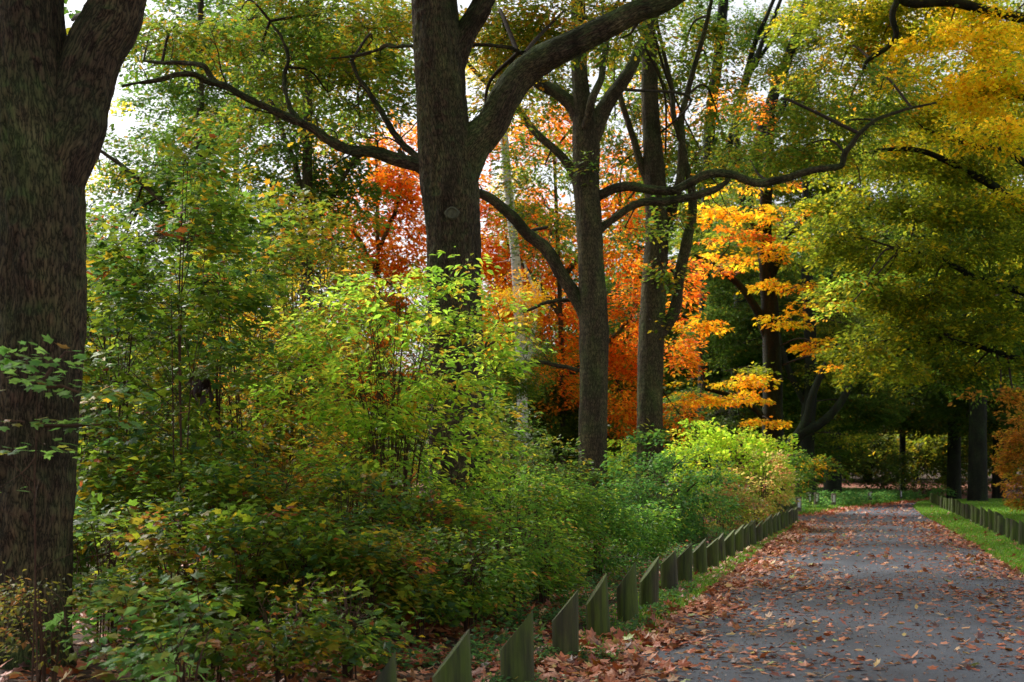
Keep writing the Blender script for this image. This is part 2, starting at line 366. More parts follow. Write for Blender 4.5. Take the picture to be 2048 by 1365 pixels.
def lobe_fill(geo, c, r, cover, size, pal, kind, skel=None, L=.9, per=26, shell=.5, twig=.3, mat=0, tmat=1, tilt=.35, thick=.12, droop=.25, horiz=.75, trad=.008, mixp=.35, W=None, flat_under=0, dens=2.6, clump=1.0):
    """fill an ellipsoid with sprays; cover = optical depth seen from the side"""
    c = np.asarray(c, float); r = np.asarray(r, float)
    a = (AREA[kind] if isinstance(kind, str) else .6 * AREA[kind[0]]) * size * size * .55
    n = max(2, int(cover * dens * math.pi * r[0] * r[2] / (a * per)))
    m = int(n * 2.2) + 4
    u = unit(R.normal(0, 1, (m, 3))); q = R.random((m, 1)) ** (1 / (3 + 4 * shell))
    tp = c + u * q * r; cs = 1 / (L * clump)
    wgt = vnoise(tp[:, 0] * cs + 3, tp[:, 1] * cs, tp[:, 2] * cs * 1.5) + .3 * vnoise(tp[:, 0] * cs * 2.3, tp[:, 1] * cs * 2.3, tp[:, 2] * cs * 3) + R.normal(0, .18, m)
    ix = np.argsort(-wgt)[:n]; u, q = u[ix], q[ix]
    u[:, 2] = np.where(u[:, 2] < 0, u[:, 2] * (1 - flat_under), u[:, 2])
    pts = c + u * q * r
    out = u + R.normal(0, .35, (n, 3)); out[:, 2] += .1
    sprays(geo, pts, out, L, W or L * .45, per, size, pal, kind, tilt, thick, droop, mat, mixp, horiz)
    if twig > 0:
        k = max(1, int(n * twig)); idx = R.choice(n, k, replace=False); B = pts[idx] + unit(out[idx]) * L * .3
        if skel is not None and len(skel):
            D = np.linalg.norm(skel[None] - c[None], axis=2)[0] if skel.ndim == 3 else np.linalg.norm(skel - c, axis=1)
            an = skel[np.argmin(D)]
            r0 = min(.05, .012 + .012 * np.linalg.norm(c - an))
            md = (an + c) / 2 + R.normal(0, .08, 3) * np.linalg.norm(c - an); md[2] += .08 * np.linalg.norm(c - an)
            if np.linalg.norm(c - an) > .3: tube(geo, [an, md, c], [r0, r0 * .75, r0 * .45], 6, mat=tmat)
        nh = max(1, k // 7); H = c + (pts[R.choice(n, nh)] - c) * .5
        thin_tubes(geo, np.tile(c, (nh, 1)), H, trad * 1.6, trad, tmat, .05)
        j = np.argmin(np.linalg.norm(B[:, None] - H[None], axis=2), axis=1)
        thin_tubes(geo, H[j], B, trad * .8, trad * .35, tmat, .06)
    return n * per

# palettes: weight, r, g, b  (leaf base colours)
G_OAK = [(5, .115, .19, .022), (4, .16, .225, .022), (2, .25, .23, .02), (1.1, .40, .26, .018), (.6, .42, .17, .015), (2.4, .07, .15, .025)]
G_OAKY = [(4, .13, .20, .02), (3, .25, .25, .02), (2.4, .42, .28, .018), (1.5, .46, .19, .015), (1.2, .08, .13, .02)]
G_GREEN = [(5, .085, .18, .022), (4, .125, .225, .025), (2, .06, .12, .03), (1, .26, .26, .02), (.5, .42, .24, .02)]
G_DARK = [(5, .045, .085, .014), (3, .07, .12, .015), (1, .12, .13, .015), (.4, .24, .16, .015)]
G_MAPG = [(5, .095, .175, .018), (4, .15, .225, .02), (2.2, .05, .12, .04), (1.3, .25, .27, .02), (.9, .46, .30, .02), (.3, .28, .07, .02)]
G_YEL = [(5, .76, .58, .03), (2, .78, .48, .025), (2.4, .50, .50, .025), (.5, .62, .28, .015), (1.5, .22, .30, .02)]
G_ORED = [(5, .74, .25, .018), (1.8, .62, .13, .014), (3, .74, .36, .022), (.8, .40, .06, .015), (1.6, .22, .24, .03)]
G_OYEL = [(5, .76, .40, .016), (2, .74, .24, .014), (3, .64, .50, .02), (1.2, .34, .34, .02)]
G_LIME = [(5, .27, .44, .045), (3, .38, .48, .05), (2.4, .16, .30, .035), (2, .50, .43, .05), (.6, .50, .27, .03)]
G_LIME2 = [(5, .34, .52, .04), (4, .46, .55, .05), (2, .22, .38, .04), (1.4, .58, .50, .06)]
G_OLIVE = [(4, .19, .225, .016), (3.5, .12, .165, .016), (2, .34, .31, .018), (1.6, .09, .13, .015), (.6, .52, .36, .016)]
G_BLUE = [(4, .05, .15, .035), (3, .08, .20, .035), (1.6, .14, .26, .035), (.5, .24, .24, .03)]
G_PINK = [(3, .52, .42, .14), (3, .36, .34, .07), (2, .46, .17, .10), (2, .60, .50, .2), (2, .2, .26, .04)]
G_ORBR = [(3, .52, .22, .035), (3, .36, .15, .03), (2, .5, .33, .03), (1, .14, .18, .02)]

LEAFCOUNT = [0]
def tree(name, label, cat, Z, trunk, branches=(), lobes=(), pal=G_OAK, kind='diamond', size=.11, cover=1.0, bark=None, leafmat=None, sides=24, step=.12, ridge=0, lump=.05, group=None, L=.9, per=26, twig=.3, crown='crown', extra=None, base_z=None, yscale=1.0, **kw):
    """trunk / branches: (px, py, width_px[, dZ]) rows; lobes: (px, py, dZ, rx_px, ry_px[, cover, pal])"""
    bark = bark or M_BARK; leafmat = leafmat or M_LEAF
    ppm = F / Z
    conv = lambda rows: (np.array([P(r[0], r[1], Z) + np.array([0, (r[3] if len(r) > 3 else 0), 0]) for r in rows]), [r[2] / 2 / ppm for r in rows])
    tp, tr = conv(trunk)
    b = tp[0].copy(); b[2] = float(gh(b[0], b[1]))
    root = thing(name, b, label, cat, group)
    tp[0][2] = min(tp[0][2], b[2] - .15)
    g = Geo(); sk, _ = tube(g, tp, tr, sides, step, lump, ridge, seed=len(label)); 
    if extra: extra(g)
    g.build('trunk', bark, root)
    skel = [sk]
    for rows in branches:
        bp, br = conv(rows); g = Geo()
        s2, r2 = tube(g, bp, br, max(8, int(sides * .6)), step, lump * (1.8 if br[0] < .2 else .7), ridge * .8, seed=rows[0][0] % 17, wig=1)
        if Z < 52:
            dd = unit(np.gradient(s2, axis=0)); ln = np.linalg.norm(s2[-1] - s2[0]); last = 0
            for i in range(int(len(s2) * .22), len(s2) - 1):
                if np.linalg.norm(s2[i] - s2[last]) < max(.35, r2[i] * 5) * R.uniform(.7, 1.6): continue
                last = i; v = unit(dd[i] * .7 + R.normal(0, .7, 3) + np.array([0, 0, .25])); Lk = min(R.uniform(.4, 1.5), ln * .4); rk = min(r2[i] * .45, .022) * R.uniform(.6, 1)
                w_ = R.normal(0, .16 * Lk, 3); e_ = s2[i] + v * Lk
                sp, _ = tube(g, [s2[i], s2[i] + v * Lk * .35 + w_ * .6, s2[i] + v * Lk * .7 - w_ * .3, e_], [rk, rk * .7, rk * .45, rk * .15], 5, .1, wig=1, seed=i % 13)
                for _k in range(2):
                    j = int(len(sp) * R.uniform(.3, .8)); v2 = unit(v + R.normal(0, .7, 3)); tube(g, [sp[j], sp[j] + v2 * Lk * .2, sp[j] + v2 * Lk * .4 + R.normal(0, .04, 3)], [rk * .45, rk * .3, rk * .1], 4, .1)
        g.build('branch', bark, root); skel.append(s2)
    skel = np.concatenate(skel)
    if lobes:
        g = Geo()
        for lb in lobes:
            px, py, dz, rx, ry = lb[:5]; cv = lb[5] if len(lb) > 5 else cover; pl = lb[6] if len(lb) > 6 and lb[6] else pal
            c = P(px, py, Z + dz); q = (Z + dz) / F
            LEAFCOUNT[0] += lobe_fill(g, c, (rx * q, rx * q * .9 * yscale, ry * q), cv, size, pl, kind, skel, L, per, twig=twig, **kw)
        g.build(crown, [leafmat, bark if bark is M_BIRCH else M_TWIG], root)
    return root

def shrub(name, label, cat, px, Z, top_py, w_px, pal, kind='maple', size=.10, cover=2.0, stems=7, group=None, bottom=.3, lm=None, sm=None, L=.45, per=14, lobes=None, depth=1.0, stemr=.009, tiltv=.24, hz=.88, spread=.5, droop=.12, thick=.10):
    lm = lm or M_LEAF; sm = sm or M_STEM
    q = Z / F; x = (px - 1024) * q; z0 = float(gh(x, Z)); top = CH + (HZ - top_py) * q; H = top - z0; w = w_px * q / 2
    root = thing(name, (x, Z, z0), label, cat, group)
    g = Geo(); ends = []
    for k in range(stems):
        a = R.uniform(0, 2 * np.pi); e = R.uniform(.2, 1)
        b = np.array([x + .15 * w * math.cos(a), Z + .15 * w * math.sin(a), z0 - .05])
        h = z0 + H * R.uniform(.62, .96)
        t = np.array([x + w * spread * 1.5 * e * math.cos(a), Z + w * depth * spread * 1.5 * e * math.sin(a), h])
        m1 = b + (t - b) * .45 + np.array([-.10 * w * math.cos(a), 0, .12 * H])
        r = stemr * R.uniform(.7, 1.3)
        sp, _ = tube(g, [b, m1, t], [r, r * .75, r * .3], 5, .15)
        ends.append(sp)
        for _ in range(3):
            i = int(len(sp) * R.uniform(.35, .85)); dd = np.array([R.normal(0, 1), R.normal(0, 1), .9]); dd = dd / np.linalg.norm(dd) * H * R.uniform(.12, .28)
            tube(g, [sp[i], sp[i] + dd * .5 + np.array([0, 0, .02]), sp[i] + dd], [r * .5, r * .35, r * .2], 4)
            ends.append(np.array([sp[i] + dd * .5, sp[i] + dd]))
    g.build('stems' if False else 'stem_clump', sm, root)
    sk = np.concatenate(ends); g = Geo()
    zc = z0 + H * (bottom + 1) / 2; rz = H * (1 - bottom) / 2
    LEAFCOUNT[0] += lobe_fill(g, (x, Z, zc), (w, w * depth, rz), cover, size, pal, kind, None, L, per, dens=1.5, shell=.25, twig=.35, thick=thick, droop=droop, horiz=hz, tilt=tiltv, trad=.004)
    for lb in (lobes or []):
        c = P(lb[0], lb[1], Z + lb[2]); LEAFCOUNT[0] += lobe_fill(g, c, (lb[3] * q, lb[3] * q * .8, lb[4] * q), lb[5], size, pal, kind, sk, L, per, dens=1.5, shell=.2, twig=.4, thick=thick, droop=droop, horiz=hz, tilt=tiltv, trad=.004)
    g.build('foliage', [lm, sm], root)
    return root

# ================================================================== SETTING
def sheet(name, X, Y, zf, m, dz=0, mask=None, kind='structure'):
    gx, gy = np.meshgrid(X, Y); z = zf(gx, gy) + dz
    V = np.stack([gx, gy, z], -1).reshape(-1, 3); nx, ny = len(X), len(Y)
    j, i = np.meshgrid(np.arange(nx - 1), np.arange(ny - 1))
    a = (i * nx + j).ravel(); b = a + 1; c = a + nx; d = c + 1
    T = np.concatenate([np.stack([a, b, d], 1), np.stack([a, d, c], 1)])
    g = Geo(); g.add(V, T, smooth=True); o = g.build(name, m); tag(o, kind=kind); return o
X = np.concatenate([np.linspace(-260, -30, 24)[:-1], np.linspace(-30, 40, 281)[:-1], np.linspace(40, 300, 27)])
Y = np.concatenate([np.linspace(-40, 0, 21)[:-1], np.linspace(0, 60, 241)[:-1], np.linspace(60, 160, 101)[:-1], np.linspace(160, 700, 55)])
sheet('ground', X, Y, gh, M_SOIL)

def strip(name, rows, m, dz):
    """rows of (x0, x1, y): a flat sheet between two edges"""
    g = Geo(); n = 9; V = []
    for x0, x1, y in rows:
        for t in np.linspace(0, 1, n):
            x = x0 + (x1 - x0) * t; V.append((x, y, float(gh(x, y)) + dz))
    T = []
    for i in range(len(rows) - 1):
        for j in range(n - 1):
            a = i * n + j; T += [(a, a + 1, a + n + 1), (a, a + n + 1, a + n)]
    g.add(V, T, smooth=True); o = g.build(name, m); return tag(o, kind='structure')
ys = np.concatenate([np.arange(-6, 46.2, 1.0), [46.2]])
wob = lambda y: .05 * vnoise(y * .9, 3, 1) + .03 * vnoise(y * 3, 8, 1)
rows = [(float(left_x(y)) + float(wob(y)), float(right_x(y)) + float(wob(y + 50)), y) for y in ys]
outx = lambda y: np.interp(y, OUT[4:, 1], OUT[4:, 0])
rows += [(-30, float(right_x(y)), y) for y in (46.6, 47.2, 48)]
for y in np.arange(49, 84, 1.0):
    if y < 52: x0 = np.interp(y, OUT[1:5, 1], OUT[1:5, 0])
    else: x0 = outx(y)
    if right_x(y) - x0 > .1: rows.append((float(x0), float(right_x(y)), float(y)))
strip('path', rows, M_ASPH, .006)
M_FARPATH = noise_material('leaf_strewn_path', [(.3, (.16, .07, .045)), (.6, (.34, .15, .10)), (.75, (.28, .2, .17))], 1.2, 8)
strip('far_path', [(-10, 70, y) for y in (118, 124, 130, 136, 142)], M_FARPATH, .01)
strip('side_path', [(27.5 + (y - 88) * .25, 140, y) for y in (88, 92, 96, 100, 104, 108)], M_FARPATH, .02)

# ------------------------------------------------------------------ grass, litter, ivy (uncountable: stuff)
def blades(name, x, y, h, pal, w=.006, kind='stuff', lean=.35):
    n = len(x); z = gh(x, y); a = R.uniform(0, 2 * np.pi, n); hh = h * R.uniform(.5, 1.3, n)
    b = np.stack([x, y, z - .005], 1); s = np.stack([np.cos(a), np.sin(a), 0 * a], 1) * (w * (1 + y / 25))[:, None]
    ln = R.normal(0, lean, (n, 2)) * hh[:, None]
    tip = b + np.stack([ln[:, 0], ln[:, 1], hh], 1); mid = b + np.stack([ln[:, 0] * .35, ln[:, 1] * .35, hh * .6], 1)
    V = np.stack([b - s, b + s, mid + s * .7, mid - s * .7, tip], 1)
    T = np.array([(0, 1, 2), (0, 2, 3), (3, 2, 4)])[None] + (np.arange(n) * 5)[:, None, None]
    col = pal_pick(pal, n) * R.uniform(.7, 1.3, (n, 1)); g = Geo()
    g.add(V.reshape(-1, 3), T.reshape(-1, 3), np.repeat(col, 5, 0)); o = g.build(name, M_GRASS); return tag(o, kind=kind)
GRASS = [(5, .11, .26, .02), (3, .15, .32, .025), (1, .26, .34, .04), (.5, .3, .26, .08)]
def band(y, a, b): return a(y) + (b(y) - a(y)) * R.random(len(y))
n = 60000; y = 9 + 37.5 * R.random(n) ** 1.0
keep = vnoise(y * .8, y * 0 + 3, 2) + np.clip((y - 17) / 6, -1.2, .9) + R.normal(0, .25, n) > -.2; y = y[keep]
x = band(y, lambda q: left_x(q) - .75, lambda q: left_x(q) + .02)
o = blades('grass_verge', x, y, .085, GRASS); o['label'] = 'short green grass between the slanted posts and the path edge'; o['category'] = 'grass'
n = 120000; y = 18 + 68 * R.random(n) ** 1.3
x = right_x(y) + np.abs(R.normal(0, 1, n)) * .05 + R.random(n) ** 1.1 * 3.0 - .05
o = blades('grass_verge', x, y, .09, GRASS); o['label'] = 'grass strip between the leafy path edge and the right row of posts'; o['category'] = 'grass'
n = 130000; y = 26 + 61.5 * R.random(n); x = right_x(y) + 2 + (y * .42 + 2 - right_x(y)) * 1.05 * R.random(n)
o = blades('lawn', x, y, .10, GRASS, w=.010); o['label'] = 'open lawn beyond the right row of posts'; o['category'] = 'grass'
M_TURF = noise_material('turf', [(.3, (.04, .09, .01)), (.5, (.07, .16, .014)), (.7, (.11, .21, .025))], 3, 8, .95, .02, 30)
strip('lawn_ground', [(float(right_x(y)) - .02 + float(wob(y * 2)), 150, float(y)) for y in np.arange(16, 88.1, 1.5)], M_TURF, .012)
strip('verge_ground', [(float(left_x(y)) - .8, float(left_x(y)) - .05 + float(wob(y * 2)), float(y)) for y in np.arange(17, 46.3, .9)], M_TURF, .012)
yy = np.arange(54.5, 92, 1.0)
strip('bank_ground', [(-25, float(outx(y)) - .05, float(y)) for y in np.arange(53.0, 92, 1.0)], M_TURF, .012)

LIT = [(5, .46, .145, .06), (4, .36, .085, .03), (3, .52, .22, .12), (2, .22, .05, .025), (1.6, .55, .31, .17), (.8, .50, .33, .10), (.35, .32, .36, .12), (1.2, .10, .035, .025), (.8, .42, .15, .02)]
def litter(name, x, y, size, kind, pal=LIT, tilt=.28, lift=.012, label=None, g=None, curl=.3):
    n = len(x); s = size * R.uniform(.5, 1.25, n); a = R.uniform(0, 2 * np.pi, n)
    t = np.abs(R.normal(0, tilt, n))
    ax = np.stack([np.cos(a), np.sin(a), R.normal(0, .18, n)], 1); nr = np.stack([R.normal(0, 1, n) * t, R.normal(0, 1, n) * t, np.ones(n)], 1)
    p = np.stack([x, y, gh(x, y) + lift + s * t * .30], 1)
    col = pal_pick(pal, n) * R.uniform(.65, 1.3, (n, 1)) * R.uniform(.92, 1.08, (n, 3))
    own = g is None; g = g or Geo(); leaves(g, p, ax, nr, s, col, kind, curl=curl)
    if own: o = g.build(name, M_LITTER); tag(o, label, 'leaves', kind='stuff'); return o
def path_density(x, y):
    l, r = left_x(y), right_x(y); w = r - l; u = (x - l) / w
    e = np.exp(-np.clip(u, 0, 1) / .15) * 1.25 + np.exp(-np.clip(1 - u, 0, 1) / .12) * 1.2 + .075
    e = e + .10 * np.clip((y - 30) / 18, 0, 1) + .10 * np.exp(-((u - .33) / .10) ** 2)
    return np.clip(e * (.54 + .9 * vnoise(x * .9, y * .6, 4) * .6 + .3 * vnoise(x * 3, y * 3, 1)), 0.03, 1.3)
def scatter(n, y0, y1, f, xl, xr, p=1.0):
    y = y0 + (y1 - y0) * R.random(n) ** p; x = xl(y) + (xr(y) - xl(y)) * R.random(n)
    k = R.random(n) < f(x, y) / 1.3; return x[k], y[k]
g = Geo()
x, y = scatter(15000, 8.5, 19, path_density, lambda q: left_x(q) - .15, lambda q: right_x(q) + .6); litter('', x, y, .105, 'maplehd', g=g, tilt=.2, curl=.25)
x, y = scatter(8000, 8.5, 22, path_density, lambda q: left_x(q) - .1, lambda q: right_x(q) + .4); litter('', x, y, .07, 'oval', g=g, tilt=.3)
x, y = scatter(9000, 8.5, 24, lambda a, b: a * 0 + 1, lambda q: left_x(q), lambda q: right_x(q)); litter('', x, y, .028, 'oval', g=g, tilt=.3, pal=[(3, .12, .05, .03), (2, .3, .15, .08)])
x, y = scatter(26000, 19, 46.5, path_density, lambda q: left_x(q) - .1, lambda q: right_x(q) + .15); litter('', x, y, .12, 'maple', g=g, tilt=.22)
x, y = scatter(22000, 19, 47, path_density, lambda q: left_x(q) - .1, lambda q: right_x(q) + .1); litter('', x, y, .07, 'oval', g=g, tilt=.2)
n = 16000; y = 46 + 38 * R.random(n); x = 3 + 24 * R.random(n); k = (x > np.where(y < 52, 2, outx(np.clip(y, 52, 92)) - .6)) & (x < right_x(y) + .3) & (R.random(n) < .38)
litter('', x[k], y[k], .15, 'maple', g=g, pal=[(4, .55, .20, .13), (3, .5, .13, .06), (2, .55, .35, .22)])
y = 52 + 38 * R.random(2600); x = outx(y) + R.normal(.1, .35, len(y)); litter('', x, y, .17, 'maple', g=g, tilt=.5, pal=[(4, .60, .14, .05), (2, .55, .25, .10)])
tag(g.build('fallen_leaves', M_LITTER), 'red brown fallen leaves strewn over the grey path', 'leaves', kind='stuff')
g2 = g
g = Geo()                                    # litter under the shrubs, between and in front of the posts
x, y = scatter(19000, 6.5, 24, lambda a, b: .55 + .7 * vnoise(a, b, 0), lambda q: left_x(q) - 3.2, lambda q: left_x(q) + .1); litter('', x, y, .12, 'maple', g=g, tilt=.4, lift=.02)
x, y = scatter(9000, 10, 30, lambda a, b: a * 0 + 1, lambda q: left_x(q) - 9, lambda q: left_x(q) - 3); litter('', x, y, .13, 'maple', g=g, tilt=.4, lift=.02)
x, y = scatter(9000, 9, 46, lambda a, b: .5 + .8 * vnoise(a, b, 5), lambda q: left_x(q) - .25, lambda q: left_x(q) + .55); litter('', x, y, .115, 'maple', g=g, tilt=.3, lift=.025)
x, y = scatter(2600, 20, 47, lambda a, b: a * 0 + 1, lambda q: left_x(q) - .8, lambda q: left_x(q)); litter('', x, y, .11, 'maple', g=g, tilt=.4, lift=.05)
x, y = scatter(900, 20, 70, lambda a, b: a * 0 + 1, lambda q: right_x(q), lambda q: right_x(q) + 2.4, 1.5); litter('', x, y, .11, 'maple', g=g, tilt=.4, lift=.06)
n = 9000; y = 100 + 42 * R.random(n); x = -5 + 85 * R.random(n); litter('', x, y, .22, 'diamond', g=g, pal=[(4, .55, .17, .10), (2, .45, .22, .15)])
tag(g.build('leaf_litter', M_LITTER), 'brown leaf litter under the shrubs and along the verges', 'leaves', kind='stuff')

# low green ground cover (nettle and ivy) at the feet of the posts and on the far bank
def cover_plants(name, x, y, h, size, pal, label, kind='oval', per=9):
    n = len(x); g = Geo(); z = gh(x, y); hh = h * R.uniform(.4, 1.2, n)
    B = np.stack([x, y, z - .01], 1); T_ = B + np.stack([R.normal(0, .3, n) * hh, R.normal(0, .3, n) * hh, hh], 1)
    thin_tubes(g, B, T_, .0035, .0015, 1)
    t = R.random((n, per)) ** .6; a = R.uniform(0, 2 * np.pi, (n, per))
    p = B[:, None] + (T_ - B)[:, None] * t[..., None] + .02 * R.normal(0, 1, (n, per, 3)); ax = np.stack([np.cos(a), np.sin(a), R.normal(.05, .3, a.shape)], -1)
    nr = np.array([0, 0, 1.]) + R.normal(0, .4, (n, per, 3)); col = pal_pick(pal, n * per) * R.uniform(.7, 1.3, (n * per, 1))
    leaves(g, p.reshape(-1, 3), ax.reshape(-1, 3), nr.reshape(-1, 3), size * R.uniform(.5, 1.2, n * per), col, kind)
    return tag(g.build(name, [M_LEAF, M_STEM]), label, 'plants', kind='stuff')
def patchy(n, y0, y1, xl, xr, thr, s=1.3):
    y = y0 + (y1 - y0) * R.random(n); x = xl(y) + (xr(y) - xl(y)) * R.random(n); k = vnoise(x * s, y * s, 7) > thr; return x[k], y[k]
GC = [(5, .05, .13, .04), (3, .075, .17, .05), (1, .13, .20, .05), (.4, .25, .2, .04)]
x, y = patchy(2600, 7, 20, lambda q: left_x(q) - 1.5, lambda q: left_x(q) - .12, .12, 1.6)
cover_plants('ground_cover', x, y, .11, .05, GC, 'low blue green nettles around the feet of the near posts')
x, y = patchy(5200, 11, 44, lambda q: left_x(q) - 4.5, lambda q: left_x(q) - .9, -.05)
cover_plants('ground_cover', x, y, .20, .07, GC + [(1.2, .25, .06, .03)], 'low leafy ground cover behind the left row of posts')
n = 16000; y = 54 + 48 * R.random(n) ** .8; x = np.minimum(outx(np.clip(y, 52, 92)), 23.5 + (y - 84) * .1) - .3 - 17 * R.random(n) ** 1.2
x = np.where(y > 84, 12 + 12.5 * R.random(n), x)
MK = [(1597, 54.8), (1618, 66), (1633, 67), (1667, 66), (1740, 79), (1802, 85)]
ok = np.ones(n, bool)
for px_, Zm in MK:
    pxs = 1024 + F * x / y; ok &= ~((np.abs(pxs - px_) < 11) & (y < Zm + .2) & (y > Zm - 14))
x, y = x[ok], y[ok]
cover_plants('ground_cover', x, y, .55, .15, [(5, .10, .27, .07), (3, .16, .34, .07), (1, .26, .36, .08)], 'bright green ivy and nettle bank beyond the bend of the path', per=8)
n = 2500; y = 52.8 + 30 * R.random(n); x = outx(y) - .15 - 1.4 * R.random(n)
o = blades('grass_verge', np.repeat(x, 6) + R.normal(0, .15, n * 6), np.repeat(y, 6) + R.normal(0, .15, n * 6), .16, GRASS, w=.008); o['label'] = 'bright grass edge along the outside of the bend'; o['category'] = 'grass'

# ================================================================== POSTS
ORD = ['first', 'second', 'third', 'fourth', 'fifth', 'sixth', 'seventh', 'eighth', 'ninth', 'tenth', 'eleventh', 'twelfth', 'thirteenth', 'fourteenth', 'fifteenth', 'sixteenth', 'seventeenth', 'eighteenth', 'nineteenth', 'twentieth', 'twenty first', 'twenty second', 'twenty third', 'twenty fourth', 'twenty fifth', 'twenty sixth', 'twenty seventh', 'twenty eighth', 'twenty ninth', 'thirtieth', 'thirty first', 'thirty second', 'thirty third', 'thirty fourth']
def post(x, y, r, h_hi, h_lo, side, label, group, lean=(0, 0), rot=0.0, flat=False):
    """round log sawn off obliquely: tall on one side, low on the other, a small facet at the shoulder"""
    z0 = float(gh(x, y)); g = Geo(); n = 40; V = []; rings = (-.25, 0, .08, .16, .24, .32, .42, .55, .7, .85, 1.0)
    sd = R.uniform(0, 50)
    for k, q in enumerate(rings):
        for i in range(n):
            a = 2 * np.pi * i / n; rr = r * (1 + .02 * float(vnoise(math.cos(a) * 2 + sd, math.sin(a) * 2, q * 2)) - .012 * max(0, float(vnoise(math.cos(a) * 9 + sd, math.sin(a) * 9, q))) )
            if k == len(rings) - 1: rr *= .985
            cx, cy = math.cos(a) * rr, math.sin(a) * rr * .95
            u = (cx * side / r + 1) / 2 - .02 * cy / r                 # 0 on the low side, 1 at the tip
            top = h_lo + (h_hi - h_lo) * min(1, max(0, (u - .02) / .98))
            z = q * top if q > 0 else q
            V.append((cx + lean[0] * max(z, 0), cy + lean[1] * max(z, 0), z))
    T = []
    for k in range(len(rings) - 1):
        for i in range(n):
            a, b = k * n + i, k * n + (i + 1) % n; T += [(a, b, b + n), (a, b + n, a + n)]
    g.add(V, T, smooth=True)
    rim = np.array(V[-n:]); c = rim.mean(0); g.add(np.vstack([rim, c]), [(i, (i + 1) % n, n) for i in range(n)])
    o = g.build('wooden_post', M_POST); o.location = (x, y, z0); o.rotation_euler = (0, 0, rot)
    tag(o, label, 'post', group); return o
PX = [(-.70, 7.3), (-.35, 8.66), (.04, 10.2), (.45, 11.9), (.83, 13.6), (1.22, 14.9), (1.57, 16.3), (2.05, 18.4), (2.41, 19.9), (2.85, 21.5), (3.22, 22.9), (3.55, 24.3)]
z_ = 24.3
while z_ < 44.5:
    z_ += 1.45; PX.append((3.55 + (z_ - 24.3) * .262, z_))
for i, (x, y) in enumerate(PX):
    h = .615 + R.uniform(-.035, .03) if i < 7 else .57 + R.uniform(-.05, .04)
    lo = h * R.uniform(.46, .56) if i < 7 else h * R.uniform(.55, .66)
    post(x, y, .112 if i > 2 else .122, h, lo, 1, f'{ORD[i]} slanted wooden post from the near end of the left row', 'slanted log posts in a row left of the path', (R.uniform(-.075, .01), R.uniform(-.05, .05)), R.uniform(-.06, .16))
for k, (px, tp) in enumerate(((1556, 1008), (1572, 1008), (1583, 1009))):
    x = (px - 1024) * (46.2 + .3 * k) / F
    post(x, 46.2 + .3 * k, .13, .62 - .01 * k, .60 - .02 * k, 1, f'dark flat topped end post of the left row, {["left", "middle", "right"][k]} of three', 'slanted log posts in a row left of the path', (.08 if k == 2 else 0, 0))
i = 0; z_ = 27.2
while z_ < 78:
    x = 11.2 + .2535 * (z_ - 31.5) + R.normal(0, .03)
    post(x, z_, .115, .60 + R.uniform(-.06, .05), .44 + R.uniform(-.05, .03), -1, f'{ORD[i]} pale weathered post from the near end of the right row', 'log posts in a row right of the path', (R.uniform(-.03, .05), 0), R.uniform(-.2, .2))
    i += 1; z_ += 1.55
M_WHITE = noise_material('white_reflector', [(.3, (.72, .72, .74)), (.7, (.86, .86, .88))], 8, rough=.4)
M_MPOST = noise_material('grey_brown_post', [(.3, (.09, .07, .055)), (.7, (.22, .18, .15))], 12)
def marker(px, Z, h, label, w=.11):
    x = (px - 1024) * Z / F; z0 = float(gh(x, Z)); r = thing('marker_post', (x, Z, z0), label, 'post', 'reflector posts round the bend')
    g = Geo(); n = 10
    V = [(x + w * s * math.cos(2 * np.pi * k / n), Z + w * s * math.sin(2 * np.pi * k / n), z0 + z) for z, s in ((-.2, 1), (h * .96, 1), (h, .8)) for k in range(n)]
    T = [t for q in (0, n) for k in range(n) for t in ((q + k, q + (k + 1) % n, q + n + (k + 1) % n), (q + k, q + n + (k + 1) % n, q + n + k))] + [(2 * n, 2 * n + k, 2 * n + k + 1) for k in range(1, n - 1)]
    g.add(V, T); g.build('body', M_MPOST, r)
    g = Geo(); a, b = z0 + h * .42, z0 + h * .9; d = w + .012
    V = [(x + sx * w * .42, Z - d + dy, zz) for dy in (0, .02) for sx, zz in ((-1, a), (1, a), (1, b), (-1, b))]
    g.add(V, [(0, 1, 2), (0, 2, 3), (4, 6, 5), (4, 7, 6), (0, 4, 5), (0, 5, 1), (1, 5, 6), (1, 6, 2), (2, 6, 7), (2, 7, 3), (3, 7, 4), (3, 4, 0)]); g.build('reflector', M_WHITE, r)
marker(1597, 54.8, .70, 'nearest grey marker post with two white reflectors beside the dark end posts', .12)
marker(1618, 66, .72, 'white reflector post, second from the left on the bend', .13)
marker(1633, 67, .70, 'white reflector post, third from the left on the bend', .12)
marker(1667, 66, .68, 'white reflector post standing alone left of the middle of the bend', .11)
marker(1740, 79, .62, 'dark marker post with a pale cap halfway round the bend', .13)
marker(1802, 85, .6, 'thin pale marker post at the far right of the bend', .07)

# ================================================================== THE OAKS ALONG THE PATH
def scar(parent, px, py, Z, r, yoff, name='branch_scar'):
    c = P(px, py, Z); c[1] -= yoff; g = Geo(); n = 24; V = []
    for rr, dy in ((1.5, .09), (1.35, .02), (1.08, -.03), (.98, -.035), (.9, -.01), (.5, -.015)):
        V += [(c[0] + r * rr * math.cos(a) * (1 + .09 * math.sin(2 * a + 1) + .06 * math.sin(5 * a) + .05 * math.sin(9 * a + rr * 4)), c[1] + dy, c[2] + r * rr * math.sin(a)) for a in np.linspace(0, 2 * np.pi, n, endpoint=False)]
    V.append((c[0], c[1] - .018, c[2])); T = []
    for k in range(5):
        for i in range(n):
            a, b = k * n + i, k * n + (i + 1) % n; T += [(a, b + n, b), (a, a + n, b + n)]
    T += [(5 * n + i, len(V) - 1, 5 * n + (i + 1) % n) for i in range(n)]
    g.add(V, T, smooth=True); return g.build(name, M_SCAR, parent)

